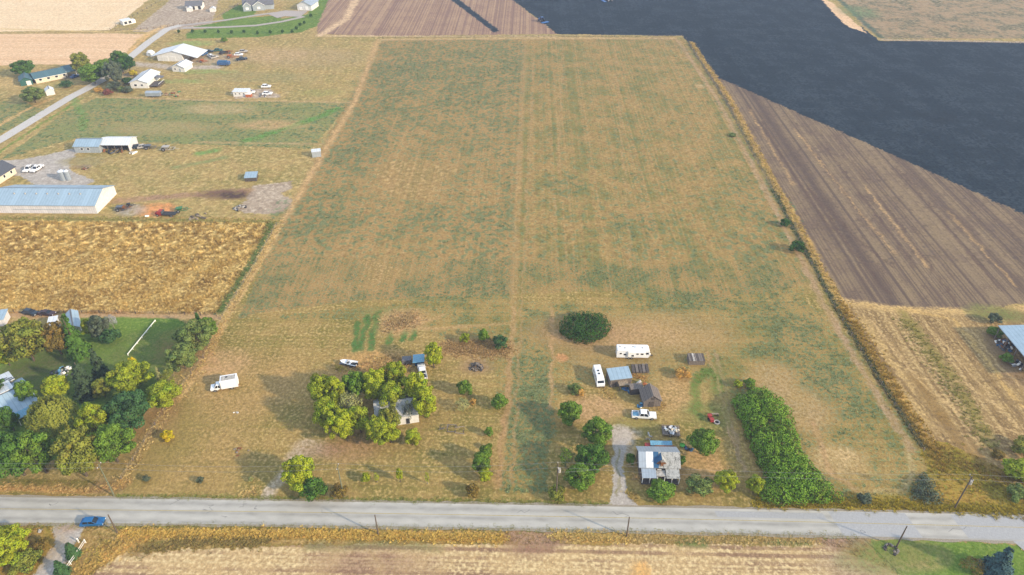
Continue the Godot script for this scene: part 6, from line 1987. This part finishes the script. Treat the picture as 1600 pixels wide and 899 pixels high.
func build_road() -> void:
	var asphalt := mat([176, 172, 168], 0.9)
	asphalt.albedo_texture = asphalt_texture()
	asphalt.albedo_color = tone([216, 213, 205])
	var nside := PackedVector2Array()
	var sside := PackedVector2Array()
	for i in 61:
		var x := -300.0 + i * 10.0
		nside.append(Vector2(x, -96.35 + 0.000035 * x * x - 0.002 * x))
		sside.append(Vector2(x, -90.55 + 0.00008 * x * x - 0.002 * x))
	var road := strip("road", sside, nside, 0.10, asphalt)
	structure(road)
	var paint := mat([196, 176, 118], 0.9, 0.0, grime, 0.8)
	var old := mat([168, 164, 158], 0.95)
	old.albedo_color = tone([192, 192, 194])
	var c := PackedVector2Array()
	var d := PackedVector2Array()
	for i in 61:
		var m := nside[i].lerp(sside[i], 0.47)
		c.append(m + Vector2(0, 0.07))
		d.append(m - Vector2(0, 0.07))
	strip("centre_line", c, d, 0.106, paint, road)
	# darker resurfaced patches
	var newer: StandardMaterial3D = mat([176, 172, 168], 0.9, 0.0, soft, 0.3)
	newer.albedo_color = tone([192, 191, 189])
	for a in [[1300, 1420, 0.02, 0.98], [1490, 1700, 0.05, 0.95], [1120, 1290, 0.1, 0.35]]:
		var x0 := at(a[0], 815).x
		var x1 := at(a[1], 815).x
		var e := PackedVector2Array()
		var f := PackedVector2Array()
		for i in 9:
			var x := lerpf(x0, x1, i / 8.0)
			var n := -96.35 + 0.000035 * x * x - 0.002 * x
			var s := -90.55 + 0.00008 * x * x - 0.002 * x
			e.append(Vector2(x + 1.2 * a[3], lerpf(n, s, a[3])))
			f.append(Vector2(x, lerpf(n, s, a[2])))
		strip("patch", e, f, 0.103, newer, road)
	var crack := mat([70, 70, 72], 0.9)
	rng.seed = 91
	for i in 12:
		var x := rng.randf_range(-105, 100)
		var z := rng.randf_range(-95.9, -91.2)
		var s := sh()
		for k in 4:
			var nx := x + rng.randf_range(-1.4, 1.4)
			var nz := clampf(z + rng.randf_range(-0.9, 0.9), -96.1, -90.9)
			var dd := Vector2(nx - x, nz - z).normalized().orthogonal() * 0.025
			s.quad(Vector3(x - dd.x, 0.1085, z - dd.y), Vector3(nx - dd.x, 0.1085, nz - dd.y), Vector3(nx + dd.x, 0.1085, nz + dd.y), Vector3(x + dd.x, 0.1085, z + dd.y))
			for v in range(s.n.size() - 6, s.n.size()):
				s.n[v] = Vector3.UP
			x = nx
			z = nz
		part("crack", s, crack, road)
	# gravel shoulders
	var gravel := mat([190, 180, 164], 0.95, 0.0, grime, 0.9)
	gravel.albedo_color = tone([198, 184, 160])
	for side in 2:
		var p := PackedVector2Array()
		var q := PackedVector2Array()
		rng.seed = 44 + side
		for i in 301:
			var x := -300.0 + i * 2.0
			var z: float = (-96.35 + 0.000035 * x * x - 0.002 * x) if side == 0 else (-90.55 + 0.00008 * x * x - 0.002 * x)
			var wob := rng.randf_range(0.35, 0.8)
			p.append(Vector2(x, z + 0.3) if side == 0 else Vector2(x, z + wob))
			q.append(Vector2(x, z - wob) if side == 0 else Vector2(x, z - 0.3))
		structure(strip("gravel_shoulder", p, q, 0.085, gravel))
	# side road in the north west
	var lane_mat: StandardMaterial3D = mat([176, 172, 168], 0.9, 0.0, soft, 0.3)
	lane_mat.albedo_color = tone([226, 219, 210])
	var mid := pts([-90, 268, 0, 219, 62, 181, 110, 152, 135, 139, 165, 122, 200, 92, 232, 66, 262, 45, 285, 39])
	var e := PackedVector2Array()
	var f := PackedVector2Array()
	for i in mid.size():
		var t := (mid[mini(i + 1, mid.size() - 1)] - mid[maxi(i - 1, 0)]).normalized().orthogonal() * 2.6
		e.append(mid[i] - t)
		f.append(mid[i] + t)
	structure(strip("side_road", f, e, 0.10, lane_mat))
	var white_gravel := gravel.duplicate()
	white_gravel.albedo_color = tone([226, 212, 200])
	for a in [[[283, 40, 300, 38, 350, 32, 400, 24, 430, 20], 3.4], [[285, 44, 340, 43, 400, 40, 440, 34, 475, 26], 3.4], [[425, 25, 445, 21, 475, 22], 14.0]]:
		var m := pts(a[0])
		e = PackedVector2Array()
		f = PackedVector2Array()
		for i in m.size():
			var t: Vector2 = (m[mini(i + 1, m.size() - 1)] - m[maxi(i - 1, 0)]).normalized().orthogonal() * a[1] * 0.5
			e.append(m[i] - t)
			f.append(m[i] + t)
		structure(strip("driveway", f, e, 0.09 + 0.004 * a[1], white_gravel))
	# paved drive in the lower right corner
	var s := sh()
	var g := [at(1578, 842), at(1640, 850), at(1720, 905), at(1640, 895)]
	s.quad(g[0] + Vector3(0, 0.094, 0), g[3] + Vector3(0, 0.094, 0), g[2] + Vector3(0, 0.094, 0), g[1] + Vector3(0, 0.094, 0))
	structure(part("driveway", s, newer))

func build_lines() -> void:
	var n := [
		pole("tall pale green pole at the wooded plot's corner", 178, 775, 10.0, M.green_pole, true, false),
		pole("tall wooden pole rising from the brown olive shrub", 537, 776, 9.8, M.green_pole, true, false),
		pole("tall wooden pole with transformer beside the gravel drive trees", 869, 780, 11.0, M.pole, true, true),
		pole("tall wooden pole with transformer in the rough grass corner", 1492, 794, 10.0, M.pole, true, true)]
	pole("short wooden pole beside the blue car", 183, 833, 5.8, M.pole, false, false)
	pole("short wooden pole in the golden ditch grass", 591, 836, 6.3, M.pole, false, false)
	pole("short wooden pole opposite the gravel drive", 979, 839, 6.3, M.pole, false, false)
	pole("short wooden pole beside the broken concrete heap", 1401, 855, 6.6, M.pole, false, false)
	for i in 3:
		for z in [-0.7, 0.7]:
			wire("thin overhead wire strung between roadside poles", n[i][0] + Vector3(0, n[i][1] - 0.2, z), n[i + 1][0] + Vector3(0, n[i + 1][1] - 0.2, z), 1.2)
	for z in [-0.7, 0.7]:
		wire("thin overhead wire strung between roadside poles", n[0][0] + Vector3(0, 9.8, z), n[0][0] + Vector3(-48, 9.8, z), 1.0)
		wire("thin overhead wire strung between roadside poles", n[3][0] + Vector3(0, 9.8, z), n[3][0] + Vector3(50, 9.8, z), 1.0)
	wire("service wire from the transformer pole to the farmhouse", n[2][0] + Vector3(0, 8.5, 0), at(1010, 720, 4.0), 0.8)
	fence("post and wire fence along the hay field's far end", [598, 60, 700, 59, 822, 58, 960, 57.5, 1066, 57], 7.0, 1.3, M.dark_wood, [0.5, 1.1], 0.16, 0.03)
	fence("post and wire fence down the hay field's eastern ditch", [1072, 62, 1131, 156, 1204, 294, 1303, 480, 1377, 602, 1443, 706], 7.0, 1.3, M.old_wood, [0.5, 1.1], 0.14, 0.03)
	fence("post and wire fence below the golden weed field", [-30, 489, 100, 489, 240, 491, 338, 494], 5.0, 1.2, M.dark_wood, [0.5, 1.0], 0.12, 0.03)
	fence("post and wire fence beside the straw strip of the western boundary", [432, 352, 392, 425, 345, 500, 318, 560, 258, 640, 190, 750], 6.0, 1.2, M.old_wood, [0.5, 1.0], 0.12, 0.03)
	fence("pale post fence beside the far corral and driveway", [180, 48, 230, 46, 262, 42, 300, 37, 340, 28, 355, 18, 375, 6], 4.0, 1.3, M.tan_wood, [0.6, 1.1], 0.3, 0.1, "corral_fence")
	fence("dark wire fence along the cut grain field", [172, 47, 215, 22, 250, 2], 7.0, 1.3, M.dark_wood, [0.6, 1.1], 0.2, 0.03)
	fence("white two-rail fence along the roadside lane", [134, 849, 123, 866, 111, 883, 99, 900], 2.4, 1.25, M.trim, [0.55, 1.05], 0.12, 0.10, "rail_fence")
	fence("white low board fence across the shaded lawn", [243, 503, 200, 556], 2.4, 0.7, M.trim, [0.55], 0.14, 0.22, "board_fence")
	var p := at(123, 848)
	var o := thing("gate_post", "single white post at the mouth of the lane", "post", p)
	part("shaft", sh().box(Vector3(0, 0.6, 0), Vector3(0.18, 1.2, 0.18)), M.trim, o)
	part("cap", sh().rings_of([[0.12, 0.12, 1.2], [0.02, 0.02, 1.32]], Vector3.ZERO), M.trim, o)

func build_all() -> void:
	make_mats()
	build_road()
	build_buildings()
	build_vehicles()
	build_lines()
	plant()
	grow()

func _ready() -> void:
	rng.seed = 20240917
	var cam := Camera3D.new()
	cam.name = "camera"
	add_child(cam)
	cam.transform = Transform3D(cam_basis, Vector3(0, CAM_H, 0))
	cam.fov = rad_to_deg(2.0 * atan(CY / FOCAL))
	cam.near = 1.0
	cam.far = 6000.0
	cam.current = true
	var world := WorldEnvironment.new()
	world.name = "air"
	var env := Environment.new()
	env.background_mode = Environment.BG_SKY
	var sky_look := ProceduralSkyMaterial.new()
	sky_look.sky_top_color = Color(0.58, 0.64, 0.72)
	sky_look.sky_horizon_color = Color(0.86, 0.84, 0.80)
	sky_look.ground_horizon_color = Color(0.70, 0.68, 0.64)
	sky_look.ground_bottom_color = Color(0.45, 0.40, 0.34)
	sky_look.sun_angle_max = 30.0
	var sky := Sky.new()
	sky.sky_material = sky_look
	env.sky = sky
	env.background_energy_multiplier = 1.7
	env.tonemap_mode = Environment.TONE_MAPPER_LINEAR
	env.tonemap_exposure = 1.55
	env.fog_enabled = true
	env.fog_light_color = Color(0.80, 0.87, 1.0)
	env.fog_density = 0.00024
	env.sdfgi_enabled = true
	env.ssao_enabled = true
	env.ssil_enabled = true
	world.environment = env
	add_child(world)
	var sun := DirectionalLight3D.new()
	sun.name = "sun"
	sun.light_energy = 1.25
	sun.light_color = Color(1.0, 0.92, 0.80)
	sun.light_angular_distance = 2.5
	sun.shadow_enabled = true
	add_child(sun)
	var e := deg_to_rad(24.0)
	var towards := Vector3(-0.896 * cos(e), -sin(e), -0.444 * cos(e))
	sun.basis = Basis.looking_at(towards, Vector3.UP)
	for i in 4096:
		root_of.append(int(round(Color(i / 4095.0, 0, 0).linear_to_srgb().r * 255.0)))
	var t0 := Time.get_ticks_msec()
	make_textures()
	survey()
	print("survey ", Time.get_ticks_msec() - t0)
	build_land()
	print("land ", Time.get_ticks_msec() - t0)
	build_all()
	print("all ", Time.get_ticks_msec() - t0)
